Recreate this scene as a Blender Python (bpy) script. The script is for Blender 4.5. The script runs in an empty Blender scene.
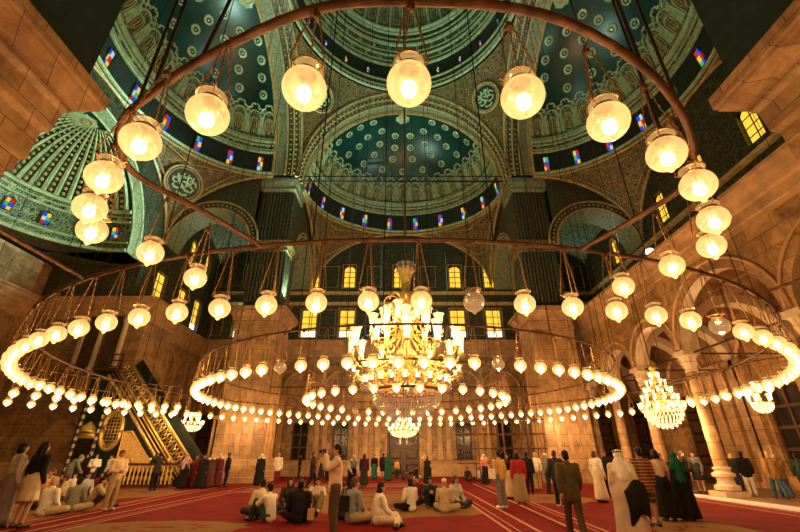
import bpy, bmesh, math, random
from mathutils import Vector, Matrix
C = bpy.context.scene.collection
PI = math.pi
random.seed(7)
S = bpy.context.scene
# ---------------------------------------------------------------- camera, world, exposure
cam_d = bpy.data.cameras.new('camera'); cam = bpy.data.objects.new('camera', cam_d); C.objects.link(cam)
cam_d.lens = 18.0; cam_d.sensor_width = 36.0; cam_d.clip_start = 0.05; cam_d.clip_end = 300
cam.location = (-0.3, 0.0, 1.65); cam.rotation_euler = (math.radians(115.4), 0, 0)
S.camera = cam
S.view_settings.view_transform = 'Standard'; S.view_settings.look = 'None'
S.view_settings.exposure = 0.25; S.view_settings.gamma = 1.0
W = bpy.data.worlds.new('world'); S.world = W; W.use_nodes = True
W.node_tree.nodes['Background'].inputs[0].default_value = (0.004, 0.006, 0.006, 1)
W.node_tree.nodes['Background'].inputs[1].default_value = 1.0

def point(loc, power, col, r=0.15, name='light'):
    l = bpy.data.lights.new(name, 'POINT'); l.energy = power; l.color = col; l.shadow_soft_size = r
    o = bpy.data.objects.new(name, l); o.location = loc; C.objects.link(o); return o
def spot(loc, target, power, col, size=100, r=0.2, blend=0.7, name='flood'):
    l = bpy.data.lights.new(name, 'SPOT'); l.energy = power; l.color = col; l.shadow_soft_size = r
    l.spot_size = math.radians(size); l.spot_blend = blend
    o = bpy.data.objects.new(name, l); o.location = loc
    o.rotation_euler = (Vector(target) - Vector(loc)).to_track_quat('-Z', 'Y').to_euler(); C.objects.link(o); return o
WARM = (1.0, 0.56, 0.22)
COOL = (0.60, 1.0, 0.78)
GLOBE_W = 112.0
# gallery floodlight first, the rest added to brighten the vaults: (lamp position, aim, power)
FLOODS = [((14.75, 20.9, 12.75), (-6, 20, 34), 4300),
          ((-9.45, 31.6, 13.06), (-16, 20, 33), 3300),
          ((10.4, 3.9, 13.1), (-2, 36, 32), 2500),
          ((-10.4, 3.9, 13.1), (2, 36, 32), 2500),
          ((9.45, 31.6, 13.06), (-26, 19.5, 20), 44000),
          ((-9.35, 30.0, 13.06), (3, 17, 46), 8000),
          ((16.2, 40.15, 13.04), (17.0, 34, 24), 500),
          ((-16.2, 40.15, 13.04), (-17.0, 34, 24), 700)]
for p, t, e in FLOODS:
    spot((p[0], p[1], p[2] + 0.45), t, e, COOL, 34 if e > 20000 else 90)

# ---------------------------------------------------------------- materials
def new_mat(name):
    m = bpy.data.materials.new(name); m.use_nodes = True
    nt = m.node_tree; return m, nt, nt.nodes['Principled BSDF'], nt.nodes, nt.links
def plain(name, col, rough=0.6, metal=0.0, var=0.12, scale=6.0, bump=0.0):
    m, nt, b, N, L = new_mat(name)
    b.inputs['Roughness'].default_value = rough; b.inputs['Metallic'].default_value = metal
    n = N.new('ShaderNodeTexNoise'); n.inputs['Scale'].default_value = scale; n.inputs['Detail'].default_value = 4
    r = N.new('ShaderNodeValToRGB')
    r.color_ramp.elements[0].position = 0.3; r.color_ramp.elements[1].position = 0.7
    r.color_ramp.elements[0].color = tuple(c * (1 - var) for c in col) + (1,)
    r.color_ramp.elements[1].color = tuple(min(1, c * (1 + var)) for c in col) + (1,)
    t = N.new('ShaderNodeTexCoord')
    L.new(t.outputs['Object'], n.inputs['Vector']); L.new(n.outputs['Fac'], r.inputs['Fac']); L.new(r.outputs['Color'], b.inputs['Base Color'])
    if bump:
        bp = N.new('ShaderNodeBump'); bp.inputs['Strength'].default_value = bump
        L.new(n.outputs['Fac'], bp.inputs['Height']); L.new(bp.outputs['Normal'], b.inputs['Normal'])
    return m
def emis(name, col, s, sample=False):
    m, nt, b, N, L = new_mat(name); N.remove(b)
    e = N.new('ShaderNodeEmission'); e.inputs[0].default_value = col + (1,); e.inputs[1].default_value = s
    L.new(e.outputs[0], N['Material Output'].inputs[0])
    if not sample: m.cycles.emission_sampling = 'NONE'
    return m
def wallvec(N, L):
    g = N.new('ShaderNodeNewGeometry'); s = N.new('ShaderNodeSeparateXYZ'); L.new(g.outputs['Position'], s.inputs[0])
    a = N.new('ShaderNodeMath'); a.operation = 'ADD'; L.new(s.outputs[0], a.inputs[0]); L.new(s.outputs[1], a.inputs[1])
    c = N.new('ShaderNodeCombineXYZ'); L.new(a.outputs[0], c.inputs[0]); L.new(s.outputs[2], c.inputs[1])
    return g, c
def ramp(N, stops):
    r = N.new('ShaderNodeValToRGB'); e = r.color_ramp.elements
    e[0].position, e[0].color = stops[0][0], stops[0][1] + (1,)
    e[1].position, e[1].color = stops[-1][0], stops[-1][1] + (1,)
    for p, c in stops[1:-1]:
        x = e.new(p); x.color = c + (1,)
    return r
def stone(name, base, dark, bw=1.5, bh=0.75, joints=0.35):
    m, nt, b, N, L = new_mat(name)
    g, c = wallvec(N, L)
    n = N.new('ShaderNodeTexNoise'); n.inputs['Scale'].default_value = 0.9; n.inputs['Detail'].default_value = 8; n.inputs['Roughness'].default_value = 0.65
    n.inputs['Distortion'].default_value = 1.4
    L.new(g.outputs['Position'], n.inputs['Vector'])
    r = ramp(N, [(0.3, dark), (0.48, tuple((a + d) / 2 for a, d in zip(base, dark))), (0.62, base), (0.8, tuple(min(1, a * 1.25) for a in base))])
    L.new(n.outputs['Fac'], r.inputs['Fac'])
    k = N.new('ShaderNodeTexBrick'); k.offset = 0.5
    k.inputs['Scale'].default_value = 1.0; k.inputs['Brick Width'].default_value = bw; k.inputs['Row Height'].default_value = bh
    k.inputs['Mortar Size'].default_value = 0.018; k.inputs['Mortar Smooth'].default_value = 0.3
    k.inputs['Color1'].default_value = (1, 1, 1, 1); k.inputs['Color2'].default_value = (0.72, 0.7, 0.68, 1)
    k.inputs['Mortar'].default_value = (joints, joints * 0.9, joints * 0.8, 1)
    L.new(c.outputs[0], k.inputs['Vector'])
    mx = N.new('ShaderNodeMix'); mx.data_type = 'RGBA'; mx.blend_type = 'MULTIPLY'; mx.inputs[0].default_value = 1.0
    L.new(r.outputs['Color'], mx.inputs[6]); L.new(k.outputs['Color'], mx.inputs[7])
    L.new(mx.outputs[2], b.inputs['Base Color'])
    b.inputs['Roughness'].default_value = 0.42
    bp = N.new('ShaderNodeBump'); bp.inputs['Strength'].default_value = 0.35; bp.inputs['Distance'].default_value = 0.05
    inv = N.new('ShaderNodeMath'); inv.operation = 'MULTIPLY_ADD'; inv.inputs[1].default_value = -1.0; L.new(k.outputs['Fac'], inv.inputs[0]); L.new(n.outputs['Fac'], inv.inputs[2])
    L.new(inv.outputs[0], bp.inputs['Height']); L.new(bp.outputs['Normal'], b.inputs['Normal'])
    return m
def ornate(name, ground, line, scale=2.0, edge=0.06, third=None, rough=0.5):
    """painted filigree: voronoi cell edges and curls over a plain ground"""
    m, nt, b, N, L = new_mat(name)
    g = N.new('ShaderNodeNewGeometry')
    n = N.new('ShaderNodeTexNoise'); n.inputs['Scale'].default_value = scale * 0.8; n.inputs['Detail'].default_value = 2
    L.new(g.outputs['Position'], n.inputs['Vector'])
    ad = N.new('ShaderNodeMix'); ad.data_type = 'VECTOR'; ad.inputs[0].default_value = 0.12
    L.new(g.outputs['Position'], ad.inputs[4]); L.new(n.outputs['Color'], ad.inputs[5])
    v = N.new('ShaderNodeTexVoronoi'); v.feature = 'DISTANCE_TO_EDGE'; v.inputs['Scale'].default_value = scale
    L.new(ad.outputs[1], v.inputs['Vector'])
    v2 = N.new('ShaderNodeTexVoronoi'); v2.inputs['Scale'].default_value = scale * 1.0
    L.new(ad.outputs[1], v2.inputs['Vector'])
    s = N.new('ShaderNodeMath'); s.operation = 'SINE'
    mu = N.new('ShaderNodeMath'); mu.operation = 'MULTIPLY'; mu.inputs[1].default_value = 26.0
    L.new(v2.outputs['Distance'], mu.inputs[0]); L.new(mu.outputs[0], s.inputs[0])
    r1 = ramp(N, [(0.0, (1, 1, 1)), (edge, (0, 0, 0))]); L.new(v.outputs['Distance'], r1.inputs['Fac'])
    r2 = ramp(N, [(0.55, (0, 0, 0)), (0.8, (1, 1, 1))]); L.new(s.outputs[0], r2.inputs['Fac'])
    mxm = N.new('ShaderNodeMath'); mxm.operation = 'MAXIMUM'
    L.new(r1.outputs['Color'], mxm.inputs[0]); L.new(r2.outputs['Color'], mxm.inputs[1])
    gm = N.new('ShaderNodeMix'); gm.data_type = 'RGBA'
    gm.inputs[6].default_value = ground + (1,); gm.inputs[7].default_value = (third or ground) + (1,)
    r3 = ramp(N, [(0.25, (1, 1, 1)), (0.32, (0, 0, 0))]); L.new(v2.outputs['Distance'], r3.inputs['Fac']); L.new(r3.outputs['Color'], gm.inputs[0])
    mx = N.new('ShaderNodeMix'); mx.data_type = 'RGBA'; mx.inputs[7].default_value = line + (1,)
    L.new(mxm.outputs[0], mx.inputs[0]); L.new(gm.outputs[2], mx.inputs[6])
    L.new(mx.outputs[2], b.inputs['Base Color']); b.inputs['Roughness'].default_value = rough
    return m
M = {}
M['stone'] = stone('alabaster_blocks', (0.54, 0.315, 0.135), (0.17, 0.08, 0.03), 1.3, 0.7)
M['stone_pale'] = stone('pale_stone_blocks', (0.64, 0.39, 0.19), (0.28, 0.145, 0.06), 1.15, 0.75)
M['trim_stone'] = plain('moulded_stone', (0.47, 0.28, 0.135), 0.45, var=0.3, scale=1.5)
M['white_stone'] = plain('white_marble', (0.62, 0.47, 0.32), 0.35, var=0.12, scale=2)
M['paint_wall'] = ornate('painted_panel_wall', (0.022, 0.028, 0.016), (0.085, 0.085, 0.04), 1.1, 0.05, (0.016, 0.028, 0.02))
M['field'] = plain('deep_green_field', (0.003, 0.052, 0.042), 0.3, var=0.45, scale=0.25)
M['orn_green'] = ornate('green_gold_ornament', (0.008, 0.045, 0.028), (0.34, 0.42, 0.20), 2.8, 0.07, (0.008, 0.03, 0.035))
M['orn_gold'] = ornate('gold_filigree', (0.075, 0.058, 0.022), (0.34, 0.24, 0.08), 2.2, 0.06, (0.035, 0.04, 0.024))
M['orn_pale'] = ornate('pale_arch_ornament', (0.32, 0.36, 0.22), (0.12, 0.15, 0.08), 2.6, 0.06, (0.40, 0.38, 0.20))
M['orn_dark'] = ornate('dark_band_ornament', (0.022, 0.03, 0.022), (0.17, 0.14, 0.06), 3.0, 0.05, (0.03, 0.05, 0.035))
M['relief'] = plain('pale_green_relief', (0.42, 0.55, 0.33), 0.25, var=0.25, scale=3)
M['relief_gold'] = plain('gilt_relief', (0.50, 0.38, 0.16), 0.4, var=0.3, scale=3)
M['dark'] = plain('dark_green_paint', (0.016, 0.026, 0.020), 0.5, var=0.4, scale=2)
M['flute'] = plain('dark_green_marble', (0.018, 0.024, 0.017), 0.4, var=0.5, scale=1)
M['wood'] = plain('dark_carved_wood', (0.075, 0.028, 0.012), 0.5, var=0.4, scale=5)
M['void'] = plain('unlit_glass', (0.018, 0.014, 0.012), 0.2, var=0.2)
M['gilt'] = plain('gilt_metal', (0.85, 0.55, 0.16), 0.35, 0.6, var=0.25, scale=9)
M['minbar'] = plain('minbar_green_paint', (0.008, 0.020, 0.013), 0.4, var=0.3, scale=3)
M['iron'] = plain('rusty_iron', (0.13, 0.055, 0.026), 0.55, 0.5, var=0.5, scale=7, bump=0.2)
M['cable'] = plain('dark_steel_cable', (0.03, 0.022, 0.015), 0.6, 0.4)
M['brass'] = plain('aged_brass', (0.42, 0.24, 0.09), 0.4, 0.7, var=0.3, scale=20)
M['amber'] = emis('amber_lit_glass', (1.0, 0.52, 0.045), 1.25)
M['clearlit'] = emis('clear_lit_glass', (1.0, 0.93, 0.62), 2.2)
M['s_red'] = emis('red_lit_glass', (0.75, 0.05, 0.02), 0.6); M['s_blue'] = emis('blue_lit_glass', (0.03, 0.09, 0.85), 0.7)
M['s_yel'] = emis('yellow_lit_glass', (1.0, 0.6, 0.06), 0.8); M['s_grn'] = emis('green_lit_glass', (0.05, 0.5, 0.15), 0.8)
M['s_wht'] = emis('pale_lit_glass', (0.7, 0.9, 1.0), 0.6)
M['bulb'] = emis('hot_filament_bulb', (1.0, 0.80, 0.42), 40.0)
M['bulb_s'] = emis('chandelier_bulb', (1.0, 0.78, 0.38), 14.0)
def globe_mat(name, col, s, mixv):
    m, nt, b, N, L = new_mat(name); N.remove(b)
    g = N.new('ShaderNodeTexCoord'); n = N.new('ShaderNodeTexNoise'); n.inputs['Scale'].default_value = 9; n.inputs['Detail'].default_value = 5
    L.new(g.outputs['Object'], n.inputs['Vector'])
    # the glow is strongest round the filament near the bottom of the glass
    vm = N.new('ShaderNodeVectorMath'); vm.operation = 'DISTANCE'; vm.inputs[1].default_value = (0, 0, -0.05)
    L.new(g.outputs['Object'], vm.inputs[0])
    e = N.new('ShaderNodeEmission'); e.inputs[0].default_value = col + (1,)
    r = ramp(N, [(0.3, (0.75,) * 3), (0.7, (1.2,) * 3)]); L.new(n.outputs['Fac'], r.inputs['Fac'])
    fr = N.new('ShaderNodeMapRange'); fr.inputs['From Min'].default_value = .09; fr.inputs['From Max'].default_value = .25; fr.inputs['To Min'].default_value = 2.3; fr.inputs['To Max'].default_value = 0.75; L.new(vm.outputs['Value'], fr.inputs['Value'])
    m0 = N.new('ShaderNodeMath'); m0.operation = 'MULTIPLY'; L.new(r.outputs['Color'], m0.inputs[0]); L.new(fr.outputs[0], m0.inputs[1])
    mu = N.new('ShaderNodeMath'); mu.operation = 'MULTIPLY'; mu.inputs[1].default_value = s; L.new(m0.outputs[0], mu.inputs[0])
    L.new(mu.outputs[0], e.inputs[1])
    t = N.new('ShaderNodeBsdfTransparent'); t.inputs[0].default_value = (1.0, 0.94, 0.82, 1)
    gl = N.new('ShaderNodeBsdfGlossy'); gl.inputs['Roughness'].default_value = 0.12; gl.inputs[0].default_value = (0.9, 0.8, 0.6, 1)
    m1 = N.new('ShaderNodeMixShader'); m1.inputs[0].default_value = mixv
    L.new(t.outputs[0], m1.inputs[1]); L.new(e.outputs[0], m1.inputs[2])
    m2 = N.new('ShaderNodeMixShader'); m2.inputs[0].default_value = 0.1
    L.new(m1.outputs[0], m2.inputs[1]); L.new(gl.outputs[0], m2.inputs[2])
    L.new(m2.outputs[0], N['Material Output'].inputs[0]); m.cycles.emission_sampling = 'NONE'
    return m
M['globe'] = globe_mat('lit_globe_glass', (1.0, 0.55, 0.17), 1.1, 0.58)
M['globe_off'] = globe_mat('dim_glow_globe_glass', (1.0, 0.5, 0.18), 0.45, 0.35)  # lamps without a bulb: a weak glow is put into the glass itself
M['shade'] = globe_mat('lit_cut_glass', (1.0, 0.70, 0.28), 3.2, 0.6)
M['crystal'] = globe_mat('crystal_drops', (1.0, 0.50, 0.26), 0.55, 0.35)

# ---------------------------------------------------------------- mesh helpers
class MB:
    def __init__(s): s.v = []; s.f = []; s.m = []
    def add(s, vs, fs, mi=0):
        o = len(s.v); s.v += [tuple(p) for p in vs]
        for f in fs: s.f.append(tuple(o + i for i in f)); s.m.append(mi)
    def box(s, a, b, mi=0, mat=None):
        x0, y0, z0 = a; x1, y1, z1 = b
        vs = [Vector(p) for p in ((x0,y0,z0),(x1,y0,z0),(x1,y1,z0),(x0,y1,z0),(x0,y0,z1),(x1,y0,z1),(x1,y1,z1),(x0,y1,z1))]
        if mat: vs = [mat @ p for p in vs]
        s.add(vs, [(0,3,2,1),(4,5,6,7),(0,1,5,4),(1,2,6,5),(2,3,7,6),(3,0,4,7)], mi)
    def tube(s, pts, r, n=6, mi=0, closed=False, r2=None):
        pts = [Vector(p) for p in pts]; k = len(pts); base = len(s.v); up = Vector((0, 0, 1))
        for i, p in enumerate(pts):
            if closed: d = pts[(i + 1) % k] - pts[i - 1]
            else: d = pts[min(i + 1, k - 1)] - pts[max(i - 1, 0)]
            d = d.normalized() if d.length > 1e-9 else up
            a = up.cross(d)
            if a.length < 0.05: a = Vector((1, 0, 0)).cross(d)
            a.normalize(); b = d.cross(a)
            rr = r if r2 is None else r + (r2 - r) * i / max(1, k - 1)
            for j in range(n):
                t = 2 * PI * j / n; s.v.append(tuple(p + a * math.cos(t) * rr + b * math.sin(t) * rr))
        for i in range(k if closed else k - 1):
            i2 = (i + 1) % k
            for j in range(n):
                j2 = (j + 1) % n
                s.f.append((base + i*n + j, base + i*n + j2, base + i2*n + j2, base + i2*n + j)); s.m.append(mi)
        if not closed:
            s.f.append(tuple(base + j for j in range(n))[::-1]); s.m.append(mi)
            s.f.append(tuple(base + (k-1)*n + j for j in range(n))); s.m.append(mi)
    def lathe(s, prof, c=(0, 0, 0), n=16, mi=0, flute=0.0, nf=0, close=False):
        base = len(s.v)
        for (r, z) in prof:
            for j in range(n):
                t = 2 * PI * j / n; q = r * (1 + (flute * math.cos(nf * t) if nf else 0))
                s.v.append((c[0] + q * math.cos(t), c[1] + q * math.sin(t), c[2] + z))
        for i in range(len(prof) - 1):
            for j in range(n):
                j2 = (j + 1) % n
                s.f.append((base + i*n + j, base + i*n + j2, base + (i+1)*n + j2, base + (i+1)*n + j)); s.m.append(mi)
        if close:
            s.f.append(tuple(base + j for j in range(n))[::-1]); s.m.append(mi)
            s.f.append(tuple(base + (len(prof)-1)*n + j for j in range(n))); s.m.append(mi)
    def grid(s, fn, nu, nv, mi=0):
        base = len(s.v)
        for i in range(nu + 1):
            for j in range(nv + 1): s.v.append(tuple(fn(i / nu, j / nv)))
        for i in range(nu):
            for j in range(nv):
                a = base + i * (nv + 1) + j
                s.f.append((a, a + 1, a + nv + 2, a + nv + 1)); s.m.append(mi)
    def ball(s, c, r, n=10, mi=0, sc=(1, 1, 1)):
        k = max(4, n // 2)
        prof = [(math.sin(PI * i / k) * r + 1e-5, -math.cos(PI * i / k) * r) for i in range(k + 1)]
        b = len(s.v); s.lathe(prof, (0, 0, 0), n, mi)
        for i in range(b, len(s.v)):
            x, y, z = s.v[i]; s.v[i] = (c[0] + x * sc[0], c[1] + y * sc[1], c[2] + z * sc[2])
    def xform(s, f): s.v = [tuple(f(Vector(p))) for p in s.v]; return s
    def build(s, name, mats, parent=None, smooth=False, loc=None, struct=False):
        me = bpy.data.meshes.new(name); me.from_pydata(s.v, [], s.f); me.update()
        if not isinstance(mats, (list, tuple)): mats = [mats]
        for m in mats: me.materials.append(m)
        if len(mats) > 1: me.polygons.foreach_set('material_index', s.m)
        if smooth: me.polygons.foreach_set('use_smooth', [True] * len(me.polygons))
        o = bpy.data.objects.new(name, me); C.objects.link(o)
        if parent: o.parent = parent
        if loc: o.location = loc
        if struct: o['kind'] = 'structure'
        return o
def thing(name, label, cat, loc=(0, 0, 0), rz=0, group=None):
    o = bpy.data.objects.new(name, None); C.objects.link(o); o.location = loc; o.rotation_euler = (0, 0, rz)
    o.empty_display_size = 0.2
    return tag(o, label, cat, group)
def tag(o, label, cat, group=None):
    o['label'] = label; o['category'] = cat
    if group: o['group'] = group
    return o
def copy_tree(o, parent=None):
    c = o.copy(); C.objects.link(c)
    if parent: c.parent = parent
    for ch in list(KIDS.get(o.name, [])): copy_tree_child(ch, c)
    return c
KIDS = {}
def copy_tree_child(ch, par):
    d = ch.copy(); C.objects.link(d); d.parent = par
    for g in KIDS.get(ch.name, []): copy_tree_child(g, d)
def reg(parent, *kids): KIDS.setdefault(parent.name, []).extend(kids)
trim_n = [0]; win_n = [0]; door_n = [0]
def trim(mb, mats, smooth=False):
    trim_n[0] += 1; return mb.build('trim_%d' % trim_n[0], mats, smooth=smooth, struct=True)

# ---------------------------------------------------------------- floor and lower stone walls
HC = 12.2                                          # height of the stone ledge
mb = MB(); mb.grid(lambda a, b: (-29 + 50 * a, -1.5 + 43 * b, 0), 10, 10)
mb.build('floor', M['stone_pale'], struct=True)
def frame(k):                                      # bay frames round the centre of the great square
    c, s = {0: (1, 0), 1: (0, -1), 2: (0, 1), 3: (-1, 0)}[k]   # back, right, left, front
    return lambda p: Vector((c * p[0] - s * p[1], 20 + s * p[0] + c * p[1], p[2]))
OUT = {0: 20.5, 1: 20.5, 2: 20.5, 3: 21.5}
def wall_grid(mb, k, u0, u1, z0, z1, holes, v, depth=0.4, mi=0):
    """a flat wall at distance v with rectangular holes and reveals"""
    T = frame(k)
    us = sorted(set([u0, u1] + [h[0] for h in holes] + [h[1] for h in holes])); zs = sorted(set([z0, z1] + [h[2] for h in holes] + [h[3] for h in holes]))
    for a, b in zip(us, us[1:]):
        for c, d in zip(zs, zs[1:]):
            mu, mz = (a + b) / 2, (c + d) / 2
            if any(h[0] < mu < h[1] and h[2] < mz < h[3] for h in holes): continue
            mb.add([T((a, v, c)), T((b, v, c)), T((b, v, d)), T((a, v, d))], [(0, 1, 2, 3)], mi)
    for h in holes:
        a, b, c, d = h[:4]; w = v + depth
        q = [(a, c), (b, c), (b, d), (a, d)]
        for i in range(4):
            p, r = q[i], q[(i + 1) % 4]
            mb.add([T((p[0], v, p[1])), T((r[0], v, r[1])), T((r[0], w, r[1])), T((p[0], w, p[1]))], [(0, 1, 2, 3)], mi)
def cornice(p0, p1, nrm, z, prof, m, mb=None):
    """profile (out, height) swept along a straight line"""
    own = mb is None; mb = mb or MB(); p0 = Vector(p0 + (0,)); p1 = Vector(p1 + (0,)); n = Vector(nrm + (0,)); o = []
    for p in (p0, p1):
        for (a, h) in prof: o.append(p + n * a + Vector((0, 0, z + h)))
    k = len(prof); mb.add(o, [(i, i + 1, k + i + 1, k + i) for i in range(k - 1)] + [tuple(range(k)), tuple(range(k, 2 * k))[::-1]])
    if own: return trim(mb, m)
PROF = [(0, -1.5), (0.05, -1.5), (0.05, -1.3), (0.12, -1.25), (0.12, -0.8), (0.22, -0.7), (0.26, -0.45), (0.45, -0.25), (0.5, -0.1), (0.62, -0.05), (0.62, 0.12), (0, 0.12)]
BASEP = [(0, 0), (0.22, 0), (0.22, 0.35), (0.15, 0.4), (0.15, 1.05), (0.2, 1.1), (0.2, 1.2), (0, 1.28)]

back_holes = [(-1.5, 1.5, 0, 3.6), (-10.4, -8.9, 1.3, 4.5), (-6.6, -5.1, 1.3, 4.5), (4.9, 6.4, 1.3, 4.5), (8.7, 10.2, 1.3, 4.5), (16.6, 19.8, 0, 6.2), (-19.5, -16.8, 0, 5.2)]
mb = MB(); wall_grid(mb, 0, -20.5, 20.5, 0, HC, back_holes, 20.5); mb.build('wall_back', M['stone'], struct=True)
right_holes = [(-18.4, -14.6, 0, 6.0), (-11.2, -8.2, 0, 5.6), (-4.0, -1.6, 0.9, 5.2), (1.2, 3.8, 0.9, 5.2)]   # u = 20 - Y on the right side
mb = MB(); wall_grid(mb, 1, -20.5, 21.5, 0, HC, right_holes, 20.5); mb.build('wall_right', M['stone'], struct=True)
mb = MB(); wall_grid(mb, 3, -20.5, 20.5, 0, HC, [], 21.5); mb.build('wall_front', M['stone'], struct=True)
# left (qibla) wall with its deep recess and the projecting corner block
mb = MB()
wall_grid(mb, 2, 11.8, 20.5, 0, HC, [], 20.5); wall_grid(mb, 2, -21.5, -8.2, 0, HC, [], 20.5)
mb.build('wall_left', M['stone'], struct=True)
mb = MB()
mb.box((-27.6, 28.2, 0), (-18.9, 31.8, HC)); mb.box((-27.6, 8.2, 0), (-20.5, 11.8, HC))
mb.add([(-27.4, 11.8, 0), (-27.4, 28.2, 0), (-27.4, 28.2, 15), (-27.4, 11.8, 15)], [(0, 1, 2, 3)])
mb.build('wall_recess', M['stone'], struct=True)
mb = MB(); mb.add([(-27.4, 28.2, HC), (-20.5, 28.2, HC), (-20.5, 28.2, 15.2), (-27.4, 28.2, 15.2)], [(0, 1, 2, 3)])
mb.add([(-27.4, 11.8, HC), (-20.5, 11.8, HC), (-20.5, 11.8, 15.2), (-27.4, 11.8, 15.2)], [(0, 1, 2, 3)])
mb.build('wall_recess_upper', M['orn_dark'], struct=True)
cornice((-20.5, 40.5), (20.5, 40.5), (0, -1), HC, PROF, M['trim_stone'])
cornice((20.5, -1.5), (20.5, 40.5), (-1, 0), HC, PROF, M['trim_stone'])
cornice((-20.5, 31.8), (-20.5, 40.5), (1, 0), HC, PROF, M['trim_stone'])
cornice((-27.4, 28.2), (-18.4, 28.2), (0, -1), HC, PROF, M['trim_stone'])
cornice((-18.9, 27.7), (-18.9, 31.8), (1, 0), HC, PROF, M['trim_stone'])
cornice((-27.4, 11.8), (-27.4, 28.2), (1, 0), HC, PROF, M['trim_stone'])
for a, b in ((-20.5, -16.8), (-16.8, -1.6), (1.6, 16.5)):
    cornice((a, 40.5), (b, 40.5), (0, -1), 0, BASEP, M['trim_stone'])
cornice((-27.4, 28.2), (-18.9, 28.2), (0, -1), 0, BASEP, M['trim_stone'])
# pilasters, panels and blind arches on the stone walls
def pil(mb, k, u, w, z0, z1, v, out=0.18):
    T = frame(k)
    def bx(a, b, c, d, e, f):
        vs = [T(p) for p in ((a,c,e),(b,c,e),(b,d,e),(a,d,e),(a,c,f),(b,c,f),(b,d,f),(a,d,f))]
        mb.add(vs, [(0,3,2,1),(4,5,6,7),(0,1,5,4),(1,2,6,5),(2,3,7,6),(3,0,4,7)])
    bx(u - w/2, u + w/2, v - out, v, z0, z1)
    bx(u - w/2 - .08, u + w/2 + .08, v - out - .08, v, z1 - .35, z1)
    bx(u - w/2 - .08, u + w/2 + .08, v - out - .08, v, z0, z0 + .3)
mb = MB()
for u in (-15.6, -14.6, -13.2, -11.6, -8.1, -7.3, -4.4, -3.5, -2.4, 2.4, 3.4, 4.2, 7.1, 7.9, 11.2, 12.6, 14.0, 15.6): pil(mb, 0, u, 0.42, 1.28, 7.0, 20.5)
for u in (-12.8, -7.9, -4.2, -2.0, 2.1, 7.7, 12.6): pil(mb, 0, u, 0.3, 7.2, 9.6, 20.5, 0.1)
trim(mb, M['trim_stone'])
mb = MB()
for u in (13.0, 14.6, 16.2, 17.9, 19.4): pil(mb, 2, u, 0.5, 0, 9.8, 20.5)
trim(mb, M['trim_stone'])
mb = MB()
for u in (-13.2, -12.2, -7.3, -6.3, -5.2, -4.6, -0.7, 0.4, 4.6): pil(mb, 1, u, 0.75, 0, 7.0, 20.5, 0.35)
trim(mb, M['stone_pale'])
def arch_tube(k, uc, zc, v, rx, rz, r, m, mb=None, a0=0, a1=PI, n=28):
    T = frame(k); own = mb is None; mb = mb or MB()
    mb.tube([T((uc + rx * math.cos(a0 + (a1 - a0) * i / n), v, zc + rz * math.sin(a0 + (a1 - a0) * i / n))) for i in range(n + 1)], r, 6)
    if own: return trim(mb, m, True)
mb = MB()
for u in (-9.8, -5.9, -2.0, 2.0, 5.8, 9.6, 13.6, -13.8): arch_tube(0, u, 7.4, 20.45, 1.85, 1.95, 0.1, None, mb)
for u in (14.6, 18.2): arch_tube(2, u, 8.6, 20.45, 1.6, 1.6, 0.09, None, mb)
for u in (-16.5, -9.7, -2.8, 2.5): arch_tube(1, u, 6.6, 20.4, 1.9, 1.9, 0.14, None, mb)
trim(mb, M['trim_stone'], True)
# slender engaged columns on the projecting block beside the minbar
mb = MB()
for x in (-23.1, -21.8, -20.2):
    mb.lathe([(0.26, 6.9), (0.26, 7.2), (0.17, 7.3), (0.16, 10.3), (0.24, 10.4), (0.26, 10.7)], (x, 28.1, 0), 12)
trim(mb, M['white_stone'], True)
mb = MB()
for x in (-22.45, -21.0):
    mb.tube([(x + 0.65 * math.cos(a * PI / 12), 28.12, 10.75 + 0.65 * math.sin(a * PI / 12)) for a in range(13)], 0.13, 6)
    mb.box((x - 0.45, 28.1, 7.0), (x + 0.45, 28.19, 10.9), 1)
trim(mb, [M['trim_stone'], M['wood']])
# ---------------------------------------------------------------- doors and dark ground-floor windows
def door(k, a, b, c, d, v, pane, panels, name='door'):
    T = frame(k); w = v + 0.3
    if name == 'door': door_n[0] += 1; nm = 'door_%d' % door_n[0]
    else: win_n[0] += 1; nm = 'window_%d' % win_n[0]
    mb = MB()
    def bx(mb, a, b, c0, d0, e, f, mi=0):
        vs = [T(p) for p in ((a,c0,e),(b,c0,e),(b,d0,e),(a,d0,e),(a,c0,f),(b,c0,f),(b,d0,f),(a,d0,f))]
        mb.add(vs, [(0,3,2,1),(4,5,6,7),(0,1,5,4),(1,2,6,5),(2,3,7,6),(3,0,4,7)], mi)
    bx(mb, a, b, w, w + 0.08, c, d)
    o = mb.build(nm, pane, struct=True)
    fr = MB()
    for (p, q) in ((a, a + .12), (b - .12, b), ((a + b) / 2 - .07, (a + b) / 2 + .07)): bx(fr, p, q, w - .1, w, c, d)
    for i in range(panels + 1):
        z = c + (d - c) * i / panels; bx(fr, a, b, w - .08, w, max(c, z - .08), min(d, z + .08))
    fr.build('frame', M['wood'], o)
    if name == 'door':
        lf = MB(); mtd = 0
        for s in (0, 1):
            x0 = a + .25 + s * (b - a) / 2; x1 = x0 + (b - a) / 2 - .45
            for i in range(panels):
                z0 = c + (d - c) * i / panels + .2; z1 = c + (d - c) * (i + 1) / panels - .2
                bx(lf, x0, x1, w - .12, w, z0, z1)
                bx(lf, x0 + .15, x1 - .15, w - .18, w - .1, z0 + .15, z1 - .15, 1)
        lf.build('raised_panel', [M['void'], M['wood']], o)
    return o
door(0, -1.5, 1.5, 0, 3.6, 20.5, M['wood'], 3)
for h in back_holes[1:5]: door(0, *h, 20.5, M['void'], 3, 'window')
door(0, *back_holes[5], 20.5, M['wood'], 4); door(0, *back_holes[6], 20.5, M['wood'], 3)
door(1, *right_holes[0], 20.5, M['wood'], 4); door(1, *right_holes[1], 20.5, M['wood'], 4)
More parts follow.
